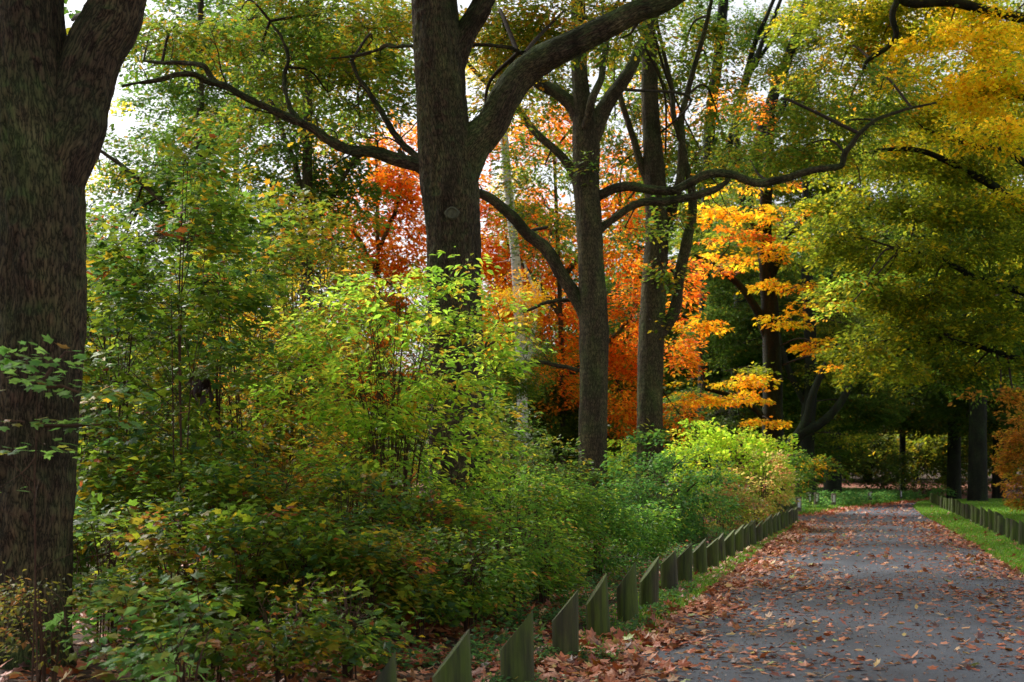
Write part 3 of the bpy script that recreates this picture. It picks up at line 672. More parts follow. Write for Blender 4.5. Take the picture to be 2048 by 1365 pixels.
tree('oak_tree', 'thick rough barked oak trunk forking at the left edge of the picture', 'tree', 11.5,
     [(48, 1375, 235), (52, 1300, 182), (58, 1200, 162), (64, 1050, 158), (70, 850, 162), (76, 650, 170), (78, 500, 174), (76, 380, 176), (66, 260, 176), (56, 160, 160), (52, 60, 152), (48, -60, 142), (30, -400, 125), (10, -900, 90), (0, -1500, 40)],
     branches=[[(88, 420, 110), (108, 340, 122), (130, 262, 134), (154, 190, 124), (180, 115, 114), (206, 40, 110), (232, -40, 106), (290, -200, 96), (400, -500, 76), (520, -900, 50), (600, -1300, 22)]],
     lobes=[(250, -1100, 2, 1300, 500, .9), (-300, -700, 3, 700, 350, .8), (700, -950, 1, 600, 300, .8), (145, 40, 5, 30, 50, 1.6, G_GREEN)],
     pal=G_GREEN, kind='diamond', size=.15, sides=150, step=.022, ridge=.017, lump=.06, L=1.0)
co = tree('oak_tree', 'tall central oak with a round scar and a great limb sweeping up to the right', 'tree', 24,
     [(912, 1150, 150), (912, 1080, 125), (914, 960, 116), (915, 800, 112), (912, 650, 108), (908, 540, 106), (904, 440, 108), (900, 370, 112), (892, 290, 108), (884, 200, 100), (877, 100, 97), (870, 0, 90), (862, -200, 82), (850, -600, 60), (840, -1200, 25)],
     branches=[[(903, 470, 60), (912, 390, 74), (926, 330, 80), (948, 286, 72), (980, 246, 62), (1003, 200, 60), (1035, 152, 58), (1085, 112, 56), (1150, 82, 50), (1210, 54, 46), (1270, 24, 42), (1325, 0, 40), (1400, -40, 34), (1560, -130, 24), (1700, -220, 12)],
               [(885, 215, 40), (898, 160, 48), (912, 110, 46), (932, 66, 44), (955, 25, 42), (980, -25, 38), (1030, -130, 30), (1080, -300, 15)],
               [(880, 345, 30, .1), (835, 324, 27, .3), (790, 306, 25, .5), (740, 293, 22, .5), (690, 286, 20, .6), (640, 262, 18, .6), (600, 238, 17, .6), (550, 214, 15, .6), (500, 188, 14, .6), (450, 163, 12, .5), (400, 143, 11, .5), (360, 137, 9, .4), (310, 150, 7, .3), (240, 165, 4, .2)],
               [(430, 158, 10, .5), (405, 135, 9, .6), (385, 112, 8, .6), (350, 98, 7, .8), (300, 92, 6, .9), (255, 84, 3, 1)],
               [(868, 330, 16, .2), (830, 300, 13, .5), (795, 268, 11, .6), (765, 222, 10, .7), (740, 180, 9, .8), (712, 135, 7, .9), (690, 90, 5, 1)],
               [(590, 232, 10, .6), (570, 190, 9, .8), (552, 140, 7, .9), (555, 90, 6, 1), (545, 40, 5, 1.1), (520, 0, 3, 1.2)],
               [(840, 92, 7, 0), (800, 84, 7, .2), (770, 80, 6, .3), (740, 90, 5, .4), (700, 96, 4, .5), (640, 105, 2, .5)],
               [(935, 85, 6, .2), (960, 80, 6, .2), (1000, 76, 5, .4), (1050, 88, 3, .5)]],
     lobes=[(655, 185, 2, 105, 70, .75), (530, 110, 2.5, 120, 80, .8), (400, 60, 2, 120, 60, .8), (300, 60, 1.5, 90, 60, .5), (745, 80, 2.5, 80, 90, .9, G_OAKY), (720, 235, 2, 70, 45, .5),
            (1010, 60, 3, 100, 80, 1.3, G_OAKY), (1130, 20, 3, 120, 60, 1.2, G_OAKY), (1000, 180, 3, 70, 60, .9, G_OAKY), (970, 240, 3, 40, 30, .5, G_OAK), (1260, 70, 3, 60, 60, .6), (640, 30, 2, 140, 50, .8), (480, 20, 2, 120, 40, .8),
            (700, -350, 2, 500, 220, .5), (1300, -400, 2, 500, 220, .5), (950, -1000, 0, 900, 450, .6)],
     pal=G_OAK, kind='oak', size=.125, sides=110, step=.04, ridge=.018, lump=.07, L=.75, per=20, shell=.2)
scar(co, 906, 437, 24, .085, .47)

def t2_extra(g):
    tube(g, [P(1195, 700, 37), P(1212, 676, 36.8), P(1220, 668, 36.7)], [.25, .17, .06], 14, .05, lump=.15, cap=True)
    tube(g, [P(1190, 560, 37), P(1203, 545, 36.9), P(1209, 538, 36.9)], [.22, .12, .05], 12, .05, lump=.15, cap=True)
tree('oak_tree', 'slender dark oak that divides into a spread of limbs, right of the central oak', 'tree', 37,
     [(1187, 1085, 92), (1186, 1040, 68), (1186, 950, 60), (1187, 820, 57), (1188, 700, 60), (1186, 620, 58), (1182, 540, 52), (1178, 450, 50), (1173, 370, 50), (1172, 300, 53), (1170, 245, 52), (1163, 190, 36), (1158, 120, 30), (1156, 0, 27), (1150, -200, 22), (1145, -500, 14)],
     branches=[[(1178, 300, 30), (1190, 260, 36), (1205, 225, 32), (1225, 192, 28), (1246, 162, 26), (1266, 128, 23), (1285, 82, 21), (1308, 32, 19), (1330, -30, 17), (1370, -160, 10)],
               [(1172, 290, 26), (1158, 240, 30), (1140, 210, 27), (1115, 190, 24), (1080, 172, 21), (1045, 150, 18), (1015, 130, 14), (985, 90, 9)],
               [(1168, 262, 14, -.3), (1180, 220, 16, -.5), (1192, 190, 15, -.5), (1202, 160, 13, -.5), (1208, 110, 11, -.4), (1215, 60, 9, 0), (1240, 0, 6, 0)],
               [(1170, 440, 20), (1160, 402, 23), (1150, 355, 20), (1132, 322, 18), (1108, 295, 16), (1075, 268, 15), (1045, 232, 14), (1015, 200, 12), (985, 175, 11), (955, 145, 9), (930, 120, 6)],
               [(1182, 410, 20), (1200, 390, 20), (1225, 376, 19), (1260, 371, 18), (1300, 377, 17), (1345, 379, 16), (1385, 362, 16), (1420, 350, 17), (1465, 353, 16), (1510, 366, 16), (1560, 360, 15), (1610, 346, 14), (1652, 340, 13), (1680, 330, 12), (1692, 302, 11), (1720, 272, 9), (1765, 238, 7), (1815, 215, 5), (1870, 205, 3)],
               [(1185, 480, 16), (1205, 455, 15), (1240, 430, 14), (1280, 406, 16), (1330, 401, 16), (1380, 395, 15), (1420, 384, 14), (1450, 368, 10), (1460, 356, 8)],
               [(1190, 690, 36), (1172, 630, 32), (1150, 590, 28), (1122, 548, 26), (1092, 502, 25), (1052, 464, 23), (1020, 428, 21), (988, 400, 19), (950, 383, 17), (900, 372, 14), (850, 350, 11), (800, 300, 8)],
               [(1175, 610, 8, .3), (1140, 598, 7, .4), (1090, 600, 7, .4), (1045, 620, 5, .5)], [(1180, 745, 8, .3), (1120, 728, 8, .4), (1070, 722, 7, .4), (1025, 738, 5, .5)]],
     lobes=[(1060, 120, 3, 90, 80, .8, G_OAKY), (1225, 60, 3, 80, 70, .8, G_OAKY), (1090, 330, 3.5, 80, 70, .7), (990, 270, 3, 40, 50, .3), (1080, 460, 3, 90, 60, .6), (1230, 240, 9, 60, 60, .8), (1240, 330, 9, 60, 45, .9), (1110, 210, 3, 60, 50, .7), (1330, 340, 9.5, 80, 35, .7),
            (1400, 300, 9, 90, 50, .8), (1500, 320, 2, 100, 40, .9), (1610, 290, 2, 90, 55, .9), (1700, 240, 2, 80, 60, .8), (1760, 180, 2, 80, 50, .7), (1560, 200, 3, 90, 80, .6), (1340, 200, 10, 80, 70, .6),
            (1195, 350, -.8, 45, 40, .22), (1250, 455, 2, 60, 30, .4), (1160, 160, 2, 60, 60, .4), (1150, -300, 0, 500, 220, .6), (1500, -200, 2, 300, 150, .6)],
     pal=G_OAK, kind='oak', size=.15, sides=64, step=.07, ridge=.010, lump=.06, L=.9, per=20, shell=.3)
tree('oak_tree', 'third oak in the row, dark limb curving up on its right, ivy at its foot', 'tree', 44,
     [(1298, 1060, 76), (1299, 1010, 60), (1300, 900, 54), (1300, 780, 52), (1303, 660, 50), (1308, 560, 49), (1314, 470, 48), (1312, 390, 44), (1306, 300, 38), (1300, 200, 33), (1298, 100, 30), (1297, 0, 27), (1296, -200, 22), (1290, -500, 12)],
     branches=[[(1303, 720, 26), (1316, 672, 30), (1334, 650, 25), (1348, 622, 23), (1356, 580, 22), (1362, 540, 22), (1373, 490, 21), (1383, 440, 19), (1386, 395, 17), (1378, 340, 13), (1366, 290, 12), (1352, 240, 11), (1345, 180, 10), (1330, 110, 8), (1310, 30, 6)],
               [(1316, 500, 22), (1332, 450, 22), (1346, 410, 21), (1358, 360, 18), (1362, 300, 14), (1362, 250, 13), (1372, 200, 12), (1392, 130, 10), (1415, 50, 9), (1430, -30, 6)],
               [(1312, 420, 16), (1290, 350, 15), (1270, 290, 14), (1255, 240, 12), (1240, 180, 10)]],
     lobes=[(1370, 90, 3, 70, 90, .8), (1420, 150, 2, 60, 90, .6), (1270, 150, 4, 60, 90, .6), (1450, 280, 3, 70, 60, .5), (1330, 540, -.9, 30, 60, .30), (1345, 440, -.8, 40, 40, .35), (1300, 640, -.6, 40, 22, .22), (1300, 890, -.5, 42, 28, 1.1, G_BLUE),
            (1350, -250, 0, 400, 200, .8)],
     pal=G_OAK, kind='diamond', size=.19, sides=56, step=.08, ridge=.010, lump=.05, L=.9, per=22, shell=.3)

# ================================================================== TREES BEHIND
def slim(px, Z, w, top, lean=0):
    base = HZ + F * CH / Z
    return [(px, base + 10, w * 1.5), (px, base - 40, w * 1.05), (px + lean * .3, base * .5 + top * .5, w * .9), (px + lean, top, w * .55)]
tree('green_tree', 'green oak behind the long left branch, its slim trunk dark against the sky', 'tree', 42, slim(612, 42, 24, -100, 6),
     branches=[[(612, 420, 12), (590, 330, 11), (575, 290, 9), (540, 200, 7), (500, 120, 4)], [(614, 460, 12), (660, 400, 10), (700, 330, 8), (740, 300, 5)]],
     lobes=[(760, 200, 2, 70, 90, .8, G_OAK), (720, 60, 2, 110, 90, .9), (610, 30, 2, 130, 70, .9), (600, 300, 1, 130, 80, .8, G_GREEN), (500, 260, 2, 120, 80, .8), (660, 420, 1, 110, 80, .7, G_GREEN), (560, 420, 2, 120, 70, .9, G_GREEN), (620, 130, 3, 160, 90, .7), (480, 380, 3, 100, 80, .7, G_GREEN), (620, 540, 1, 120, 70, .8, G_GREEN)],
     size=.17, pal=G_OAK, shell=.1, L=.9)
tree('green_tree', 'green tree with sky gaps in its crown just right of the forked oak', 'tree', 50, slim(398, 50, 20, -80, 4),
     branches=[[(398, 460, 12), (300, 380, 11), (240, 330, 9), (180, 290, 6)], [(398, 330, 9), (450, 240, 7), (480, 170, 4)]],
     lobes=[(420, 230, 1, 110, 100, .9, G_GREEN), (330, 330, 1, 90, 60, .7), (220, 400, 1, 60, 60, .4), (210, 300, 2, 45, 50, .35), (400, 400, 2, 120, 80, .9, G_GREEN), (380, 30, 3, 150, 60, 1.0, G_GREEN), (430, 130, 2, 110, 70, .9), (300, 120, 2, 60, 40, .5, G_GREEN), (200, 350, 2, 40, 50, .5, G_YEL), (195, 500, 2, 40, 60, .8, G_GREEN), (310, 480, 2, 110, 60, .8), (210, 230, 3, 30, 40, .3, G_YEL), (450, 540, 2, 150, 80, 1.0, G_GREEN), (230, 560, 2, 80, 70, .7)],
     size=.19, pal=G_GREEN, shell=.1, L=1.0)
tree('green_tree', 'bluish green tree whose leaves hang between the two left branches', 'tree', 62, slim(470, 62, 16, 60, 4),
     lobes=[(320, 230, 2, 60, 90, .7, G_GREEN), (200, 480, 2, 60, 70, .9, G_GREEN), (380, 300, 0, 110, 80, .9, G_GREEN), (700, 60, 0, 120, 80, .8, G_GREEN), (450, 150, 0, 100, 80, .9, G_GREEN), (560, 60, 2, 160, 60, .6, G_GREEN), (700, 160, 2, 110, 100, .6, G_GREEN), (330, 420, 0, 120, 70, .8, G_DARK), (520, 480, 0, 150, 80, .9, G_DARK), (250, 620, 0, 140, 80, 1.1, G_DARK), (450, 640, 0, 200, 90, 1.2, G_DARK)],
     size=.22, pal=G_GREEN, shell=.1, L=1.2)
tree('red_maple', 'orange red maple glowing left of the central oak', 'tree', 54, slim(760, 54, 10, 250, -8),
     branches=[[(760, 560, 10), (720, 480, 8), (680, 430, 6)], [(758, 500, 9), (790, 420, 8), (800, 350, 5)]],
     lobes=[(790, 310, 0, 75, 80, 1.1, G_ORED), (730, 390, 0, 100, 60, 1.15, G_ORED), (800, 450, 0, 70, 80, 1.2, G_ORED), (700, 470, 1, 120, 60, 1.0, G_ORED), (670, 330, 3, 100, 70, .5, G_OYEL), (560, 500, 1, 80, 40, .5, G_OYEL), (780, 560, 1, 90, 60, 1.1, G_ORED), (800, 610, 4, 110, 90, 1.2, G_GREEN), (980, 600, 4, 60, 120, 1.1, G_OYEL), (640, 560, 1, 110, 50, .7, G_OYEL), (560, 700, 0, 150, 100, .8, G_OYEL), (740, 720, 0, 130, 90, .8, G_ORED)],
     pal=G_ORED, kind='oval', size=.19, leafmat=M_GLOW, shell=.1, L=1.0, per=18, dens=2.1)
tree('red_maple', 'large orange red maple filling the gaps between the central oak and the third oak', 'tree', 55, slim(1128, 55, 11, 300, -20),
     branches=[[(1128, 640, 12), (1070, 560, 10), (1010, 480, 7)], [(1126, 560, 12), (1180, 480, 10), (1240, 420, 7)], [(1128, 760, 12), (1200, 700, 10), (1260, 640, 6)]],
     lobes=[(1000, 300, 0, 55, 50, .8, G_ORED), (1100, 270, 0, 90, 55, 1.1, G_ORED), (1010, 400, 1, 70, 80, 1.0, G_ORED), (1080, 480, 1, 90, 80, 1.2, G_ORED), (1010, 560, 1, 70, 80, 1.2, G_ORED), (960, 480, 1, 40, 80, .9, G_ORED), (1230, 330, 1, 60, 80, .8, G_ORED), (1100, 620, 1, 90, 80, 1.2, G_ORED), (1110, 760, 0, 80, 70, 1.1, G_ORED), (1240, 480, 0, 60, 80, 1.3, G_ORED),
            (1250, 640, 0, 60, 90, 1.5, G_ORED), (1245, 790, 0, 60, 90, 1.7, G_ORED), (1360, 560, 1, 35, 50, .8, G_ORED), (1350, 700, 1, 35, 70, 1.0, G_ORED), (1360, 830, 0, 35, 40, .9, G_ORED), (1090, 400, -3, 80, 60, .6, G_OAK), (1330, 260, 1, 60, 50, .6, G_ORED), (1480, 210, 3, 70, 35, .7, G_ORED), (1290, 170, 2, 60, 40, .4, G_OYEL)],
     pal=G_ORED, kind='oval', size=.19, leafmat=M_GLOW, shell=.1, L=1.0, per=18, dens=2.1)
tree('birch_tree', 'white birch trunk rising behind the great limb of the central oak', 'tree', 49,
     [(1046, 1040, 22), (1044, 800, 21), (1038, 640, 20), (1032, 530, 19), (1022, 430, 18), (1014, 350, 17), (1008, 270, 16), (1000, 180, 15), (992, 60, 12), (985, -60, 8)],
     branches=[[(1046, 760, 8), (1058, 710, 8), (1068, 650, 8), (1072, 600, 7), (1062, 560, 6), (1048, 520, 4)]],
     lobes=[(990, 120, 1, 60, 60, .5, G_YEL), (1050, 380, 3, 60, 50, .3, G_YEL), (1040, 600, -1.5, 45, 50, .7, G_OYEL), (1045, 720, -2, 50, 70, 1.3, G_GREEN), (1020, 465, -1.5, 25, 14, .6, G_OAK)], bark=M_BIRCH, sides=20, step=.15, lump=.03, size=.09, L=.7)
tree('dark_evergreen', 'dark green holly like tree low between the central oak and the second oak', 'tree', 58, slim(1080, 58, 18, 600, 0),
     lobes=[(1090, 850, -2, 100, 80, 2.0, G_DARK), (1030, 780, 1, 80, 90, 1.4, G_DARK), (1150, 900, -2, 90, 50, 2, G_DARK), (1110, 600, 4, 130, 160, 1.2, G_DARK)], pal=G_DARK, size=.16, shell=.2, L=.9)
tree('tall_tree', 'tall grey trunk standing against the sky right of the third oak', 'tree', 82,
     [(1405, 1030, 30), (1408, 800, 25), (1412, 500, 24), (1420, 250, 23), (1436, 120, 21), (1447, 0, 20), (1455, -200, 14)],
     branches=[[(1412, 420, 14), (1450, 320, 14), (1472, 230, 13), (1490, 160, 12), (1512, 80, 10), (1545, 10, 8), (1570, -60, 5)], [(1490, 165, 9), (1530, 100, 8), (1570, 50, 7), (1600, -20, 5)]],
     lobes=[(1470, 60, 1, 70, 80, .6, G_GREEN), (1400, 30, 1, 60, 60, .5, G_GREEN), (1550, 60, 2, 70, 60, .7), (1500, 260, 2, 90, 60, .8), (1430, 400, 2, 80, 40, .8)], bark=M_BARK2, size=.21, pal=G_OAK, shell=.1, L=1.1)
tree('tall_tree', 'dark leaning stems reaching to the top of the picture above the orange beech', 'tree', 80,
     [(1470, 1035, 40), (1475, 800, 32), (1482, 600, 28), (1495, 420, 26), (1520, 280, 24), (1548, 190, 22), (1578, 110, 20), (1604, 40, 18), (1620, -40, 14)],
     branches=[[(1490, 440, 14), (1478, 330, 14), (1474, 240, 13), (1492, 170, 12), (1520, 100, 10), (1550, 30, 8), (1575, -40, 5)], [(1530, 270, 12), (1558, 230, 11), (1590, 170, 9), (1650, 130, 6)]],
     lobes=[(1600, 120, 1, 80, 70, .8), (1660, 60, 1, 80, 60, .8, G_OAKY), (1560, 330, 2, 100, 60, 1.1, G_OAK), (1650, 380, 2, 100, 60, 1.2, G_OLIVE), (1640, 230, 2, 80, 60, .9)], bark=M_BARK2, size=.21, pal=G_OAK, shell=.1, L=1.1)
flat = dict(flat_under=.5, droop=.18, tilt=.28, thick=.05, horiz=.85)
tree('orange_beech', 'orange and yellow beech in leafy tiers above the bright green bush', 'tree', 58,
     [(1545, 1035, 60), (1546, 900, 44), (1545, 760, 38), (1540, 620, 34), (1530, 480, 28), (1535, 350, 22), (1545, 200, 12)],
     branches=[[(1545, 700, 20), (1500, 600, 16), (1440, 540, 11), (1390, 510, 6)], [(1540, 560, 16), (1580, 470, 13), (1620, 420, 8)], [(1545, 850, 16), (1480, 800, 12), (1410, 780, 7)], [(1542, 520, 14), (1500, 440, 11), (1440, 420, 6)]],
     lobes=[(1430, 430, -1, 55, 24, 1.1), (1460, 480, -1, 70, 18, 1.1, G_ORED), (1560, 430, -2, 80, 18, 1.1), (1550, 505, -2, 80, 16, 1.1), (1600, 570, -2, 80, 14, 1.1), (1640, 610, -1, 50, 12, .9), (1420, 540, -1, 40, 16, .8, G_ORED), (1400, 655, -2, 45, 20, 1.2), (1490, 430, 0, 70, 14, .9),
            (1450, 765, -1, 90, 16, 1.2), (1490, 800, -2, 80, 15, 1.5), (1540, 840, -2, 45, 13, 1.3), (1400, 800, -2, 60, 16, 1.2), (1640, 690, -2, 45, 20, 1.2), (1585, 640, -2, 55, 16, 1.1), (1630, 480, 0, 50, 14, .7), (1500, 375, 0, 80, 18, .8), (1520, 465, 1, 90, 26, .9, G_OLIVE), (1450, 520, 1, 70, 24, .8), (1600, 530, 1, 80, 20, .8, G_OLIVE), (1530, 570, 0, 50, 14, .8), (1470, 740, 0, 80, 14, .8, G_OLIVE), (1590, 360, 0, 60, 18, .7, G_OLIVE), (1680, 730, -1, 40, 15, .9)],
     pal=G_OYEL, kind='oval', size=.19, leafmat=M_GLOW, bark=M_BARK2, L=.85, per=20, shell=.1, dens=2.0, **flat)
tree('beech_tree', 'dark stemmed beech with curving low limbs right of the bright green bush', 'tree', 72,
     [(1610, 1016, 50), (1612, 940, 34), (1615, 850, 30), (1622, 750, 26), (1618, 620, 24), (1612, 500, 20), (1610, 360, 12)],
     branches=[[(1560, 900, 26, -2), (1590, 868, 22, -2), (1625, 850, 18, -2), (1660, 815, 16, -2), (1685, 770, 14, -2), (1702, 735, 11, -2), (1715, 700, 7, -2)], [(1575, 885, 22, -2), (1596, 845, 18, -2), (1610, 790, 15, -2), (1632, 740, 12, -2), (1660, 700, 8, -2)], [(1615, 820, 14), (1570, 720, 12), (1550, 640, 8)]],
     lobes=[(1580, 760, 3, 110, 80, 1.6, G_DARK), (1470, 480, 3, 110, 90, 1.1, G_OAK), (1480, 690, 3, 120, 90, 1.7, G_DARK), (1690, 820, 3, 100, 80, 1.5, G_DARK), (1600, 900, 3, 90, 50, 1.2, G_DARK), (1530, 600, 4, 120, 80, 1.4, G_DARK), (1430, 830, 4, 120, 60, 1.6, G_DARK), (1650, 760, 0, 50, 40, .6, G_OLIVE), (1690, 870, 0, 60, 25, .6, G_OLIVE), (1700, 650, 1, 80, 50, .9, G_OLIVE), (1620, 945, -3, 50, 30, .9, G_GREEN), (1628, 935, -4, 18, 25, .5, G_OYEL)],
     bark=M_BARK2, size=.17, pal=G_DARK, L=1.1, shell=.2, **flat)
tree('yellow_beech', 'great yellow leaved beech overhanging the path from the right edge', 'tree', 48,
     [(2150, 1052, 90), (2148, 900, 66), (2150, 600, 60), (2150, 300, 50), (2140, 0, 40), (2130, -400, 20)],
     branches=[[(2148, 500, 30), (2080, 440, 24), (2000, 380, 18), (1940, 345, 15), (1880, 318, 12), (1820, 300, 10), (1750, 303, 7), (1700, 310, 4)],
               [(2148, 640, 26), (2060, 590, 18), (1960, 560, 14), (1880, 520, 10), (1800, 500, 6)],
               [(2146, 250, 26), (2050, 190, 20), (1960, 180, 14), (1880, 200, 8)],
               [(2146, 360, 24), (2060, 330, 16), (2000, 300, 12), (1940, 290, 8), (1850, 260, 5)],
               [(2148, 800, 22), (2060, 730, 16), (1980, 700, 10), (1900, 680, 5)],
               [(2140, 60, 26), (2010, 30, 20), (1900, 5, 20), (1830, 8, 20), (1790, -10, 16), (1775, -50, 10)], [(1795, 0, 14), (1785, 30, 13), (1793, 62, 12), (1775, 92, 10), (1740, 118, 9), (1725, 145, 6), (1700, 200, 4)]],
     lobes=[(1900, 90, 0, 130, 30, 1.6, G_YEL), (1990, 150, -1, 110, 32, 1.8, G_YEL), (1950, 210, 0, 130, 26, 1.6, G_YEL), (1840, 160, 0, 80, 26, 1.3, G_YEL), (2000, 270, -2, 80, 22, 1.6, G_YEL), (1880, 285, 0, 90, 20, 1.1, G_YEL), (1800, 240, 1, 90, 26, 1.1, G_OLIVE), (2000, 40, 1, 100, 40, 1.5, G_YEL), (1960, 100, 8, 200, 90, 1.1, G_OLIVE), (1880, 280, 9, 240, 110, 1.2, G_OLIVE), (1850, 480, 10, 250, 120, 1.1, G_DARK), (1900, 680, 9, 180, 70, 1.2, G_DARK), (1850, 30, 2, 110, 35, 1.0, G_OLIVE), (1760, 90, 2, 90, 35, .9, G_OLIVE),
            (1700, 40, 3, 140, 50, 1.2, G_OLIVE), (1820, 20, 4, 120, 40, 1.2, G_YEL), (1680, 140, 3, 110, 50, .9, G_OAKY), (1740, 330, 1, 100, 30, 1.2, G_OLIVE), (1850, 350, 1, 110, 28, 1.3, G_OLIVE), (1970, 340, 1, 90, 28, 1.3, G_OLIVE), (1720, 410, 0, 110, 30, 1.5, G_OLIVE), (1830, 430, 0, 110, 30, 1.5, G_OLIVE), (1950, 420, 0, 110, 30, 1.5, G_OLIVE), (2010, 400, -1, 60, 25, 1.0, G_YEL), (1660, 470, 1, 80, 30, 1.1, G_OLIVE),
            (1760, 500, 0, 120, 32, 1.6, G_OLIVE), (1890, 510, 0, 120, 32, 1.6, G_OLIVE), (2000, 500, 0, 80, 32, 1.5, G_OLIVE), (1740, 580, 1, 110, 32, 1.5, G_OLIVE), (1860, 590, 0, 120, 34, 1.6, G_OLIVE), (1980, 580, 0, 100, 34, 1.6, G_OLIVE), (1730, 560, -2, 60, 14, .9, G_LIME), (1700, 610, -2, 40, 12, .7, G_LIME),
            (1900, 670, 0, 110, 34, 1.5, G_OLIVE), (2000, 660, 0, 90, 36, 1.6, G_OLIVE), (1790, 660, 2, 90, 30, 1.3, G_OLIVE), (1850, 740, 1, 80, 30, 1.3, G_OLIVE), (1930, 760, 2, 90, 30, 1.2, G_DARK), (1760, 740, 3, 80, 40, 1.1, G_OLIVE), (1720, 690, 2, 70, 30, 1.0, G_OLIVE), (1980, 730, 0, 70, 22, 1.1, G_OLIVE), (2000, 785, -2, 60, 10, 1.3, G_ORBR), (2030, 800, -2, 30, 12, 1.2, G_ORBR),
            (2000, -200, 0, 350, 120, 1.2), (1700, -150, 2, 250, 80, .8), (2150, 400, 4, 160, 300, .8, G_OLIVE)],
     pal=G_YEL, kind='oval', size=.175, leafmat=M_GLOW, bark=M_BARK2, L=1.0, per=24, shell=.05, flat_under=.4, droop=.35, tilt=.5, thick=.10, horiz=.75, clump=.8)
# dark beeches behind, right
for px, Z, w, lab in ((1955, 80, 36, 'black trunk of a big beech in deep shade at the far right'), (1908, 88, 26, 'second dark trunk just left of the big shaded beech'), (1998, 92, 24, 'dark trunk between the big shaded beech and the right edge'), (1665, 84, 34, 'dark forked beech beside the gap where the far path shows'), (1805, 100, 12, 'thin dark trunk over the far right of the bend')):
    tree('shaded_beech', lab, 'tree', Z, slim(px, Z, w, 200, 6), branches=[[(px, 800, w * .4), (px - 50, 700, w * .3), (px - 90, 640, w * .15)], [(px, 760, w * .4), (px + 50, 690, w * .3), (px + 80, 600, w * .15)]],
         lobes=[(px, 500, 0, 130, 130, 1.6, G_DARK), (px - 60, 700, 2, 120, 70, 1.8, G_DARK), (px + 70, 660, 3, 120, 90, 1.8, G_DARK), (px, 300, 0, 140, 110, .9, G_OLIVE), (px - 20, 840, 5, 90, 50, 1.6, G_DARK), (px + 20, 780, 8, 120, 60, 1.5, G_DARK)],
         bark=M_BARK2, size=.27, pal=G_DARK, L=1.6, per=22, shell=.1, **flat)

# far wood: two trees built, the rest copied
def copy_thing(o, loc, rot, scale, label, group=None):
    c = o.copy(); C.objects.link(c); c.location = loc; c.rotation_euler = (0, 0, rot); c.scale = (scale,) * 3; c['label'] = label
    if group: c['group'] = group
    for ch in list(o.children):
        d = ch.copy(); C.objects.link(d); d.parent = c
    return c
GRP = 'trees of the far wood'
far_lab = 'dark tree of the far wood closing the background'
proto = []
for k, (px, pal) in enumerate(((1100, G_DARK), (900, G_GREEN), (1000, G_OLIVE))):
    t = tree('background_tree', far_lab, 'tree', 110, slim(px, 110, 16, 560, 3), branches=[[(px, 820, 7), (px - 60, 740, 5), (px - 90, 690, 2)], [(px, 780, 7), (px + 50, 700, 5), (px + 90, 650, 2)]],
         lobes=[(px, 620, 0, 120, 90, 1.3), (px - 60, 740, 0, 100, 80, 1.3), (px + 70, 720, 0, 100, 80, 1.3), (px, 820, 0, 120, 70, 1.4), (px + 40, 900, -2, 100, 45, 1.2), (px - 50, 900, 2, 100, 45, 1.2)], pal=pal, bark=M_BARK2, size=.42, L=2.4, per=20, shell=.1, group=GRP, twig=.15, mixp=.6)
    proto.append(t)
spots = []
for row, (Z, nn) in enumerate(((98, 9), (122, 13), (150, 15), (175, 15))):
    for k in range(nn):
        X_ = (-.40 + .82 * (k + .5 * (row % 2)) / nn) * Z + R.uniform(-2, 2)
        px = 1024 + F * X_ / Z
        if Z < 140 and 1640 < px < 1790: continue
        if Z == 98 and px > 1500: continue
        spots.append((X_, Z + R.uniform(-4, 4), .75 if px < 1250 else 1.25))
for k, (x, y, s) in enumerate(spots):
    p = proto[k % 3]; loc = (x, y, float(gh(x, y)))
    if k < 3: p.location = loc; p.scale = (s,) * 3
    else: copy_thing(p, loc, R.uniform(0, 6.28), s * R.uniform(.85, 1.15), far_lab, GRP)

# ================================================================== SHRUBS
UG = 'undergrowth saplings left of the path'
shrub('maple_sapling', 'tall straight maple sapling with a thin dark stem reaching the sky gap', 'sapling', 355, 14.5, 240, 300, G_MAPG, ('maple', 'oval'), .12, .9, 5, bottom=.25, spread=.3, stemr=.012, lobes=[(365, 330, 0, 60, 90, .9), (330, 470, 0, 130, 70, .9), (420, 560, 0, 130, 70, .9)])
shrub('maple_sapling', 'broad maple sapling standing right beside the forked oak', 'sapling', 235, 16, 430, 300, G_MAPG, ('maple', 'oval'), .12, 1.2, 7, bottom=.15, stemr=.012)
shrub('maple_sapling', 'yellow green sapling between the tall sapling and the lime bush', 'sapling', 500, 18, 400, 300, G_OAKY + [(6, .09, .17, .03)], ('maple', 'oval'), .12, 1.1, 7, bottom=.15, stemr=.012)
shrub('maple_sapling', 'slim sapling with yellowing top left of the orange yellow shrub', 'sapling', 430, 16, 330, 220, G_MAPG, ('maple', 'oval'), .115, .8, 5, bottom=.3, spread=.3, stemr=.010)
shrub('maple_sapling', 'airy golden green sapling rising over the left end of the lime bush', 'sapling', 590, 19, 350, 220, G_OAKY + [(5, .13, .2, .02)], ('maple', 'oval'), .11, .8, 6, bottom=.3, spread=.35, stemr=.010)
shrub('maple_sapling', 'leaning green sapling against the sky gap beside the fork', 'sapling', 205, 20, 370, 190, G_MAPG, ('maple', 'oval'), .12, .9, 5, bottom=.3, spread=.3, stemr=.011)
shrub('yellow_shrub', 'orange yellow shrub glowing low behind the lime bush', 'shrub', 560, 20, 600, 260, [(4, .40, .24, .02), (2, .42, .14, .02), (3, .12, .16, .02), (2, .22, .25, .02)], 'oval', .10, 1.4, 9, bottom=.1, lm=M_GLOW)
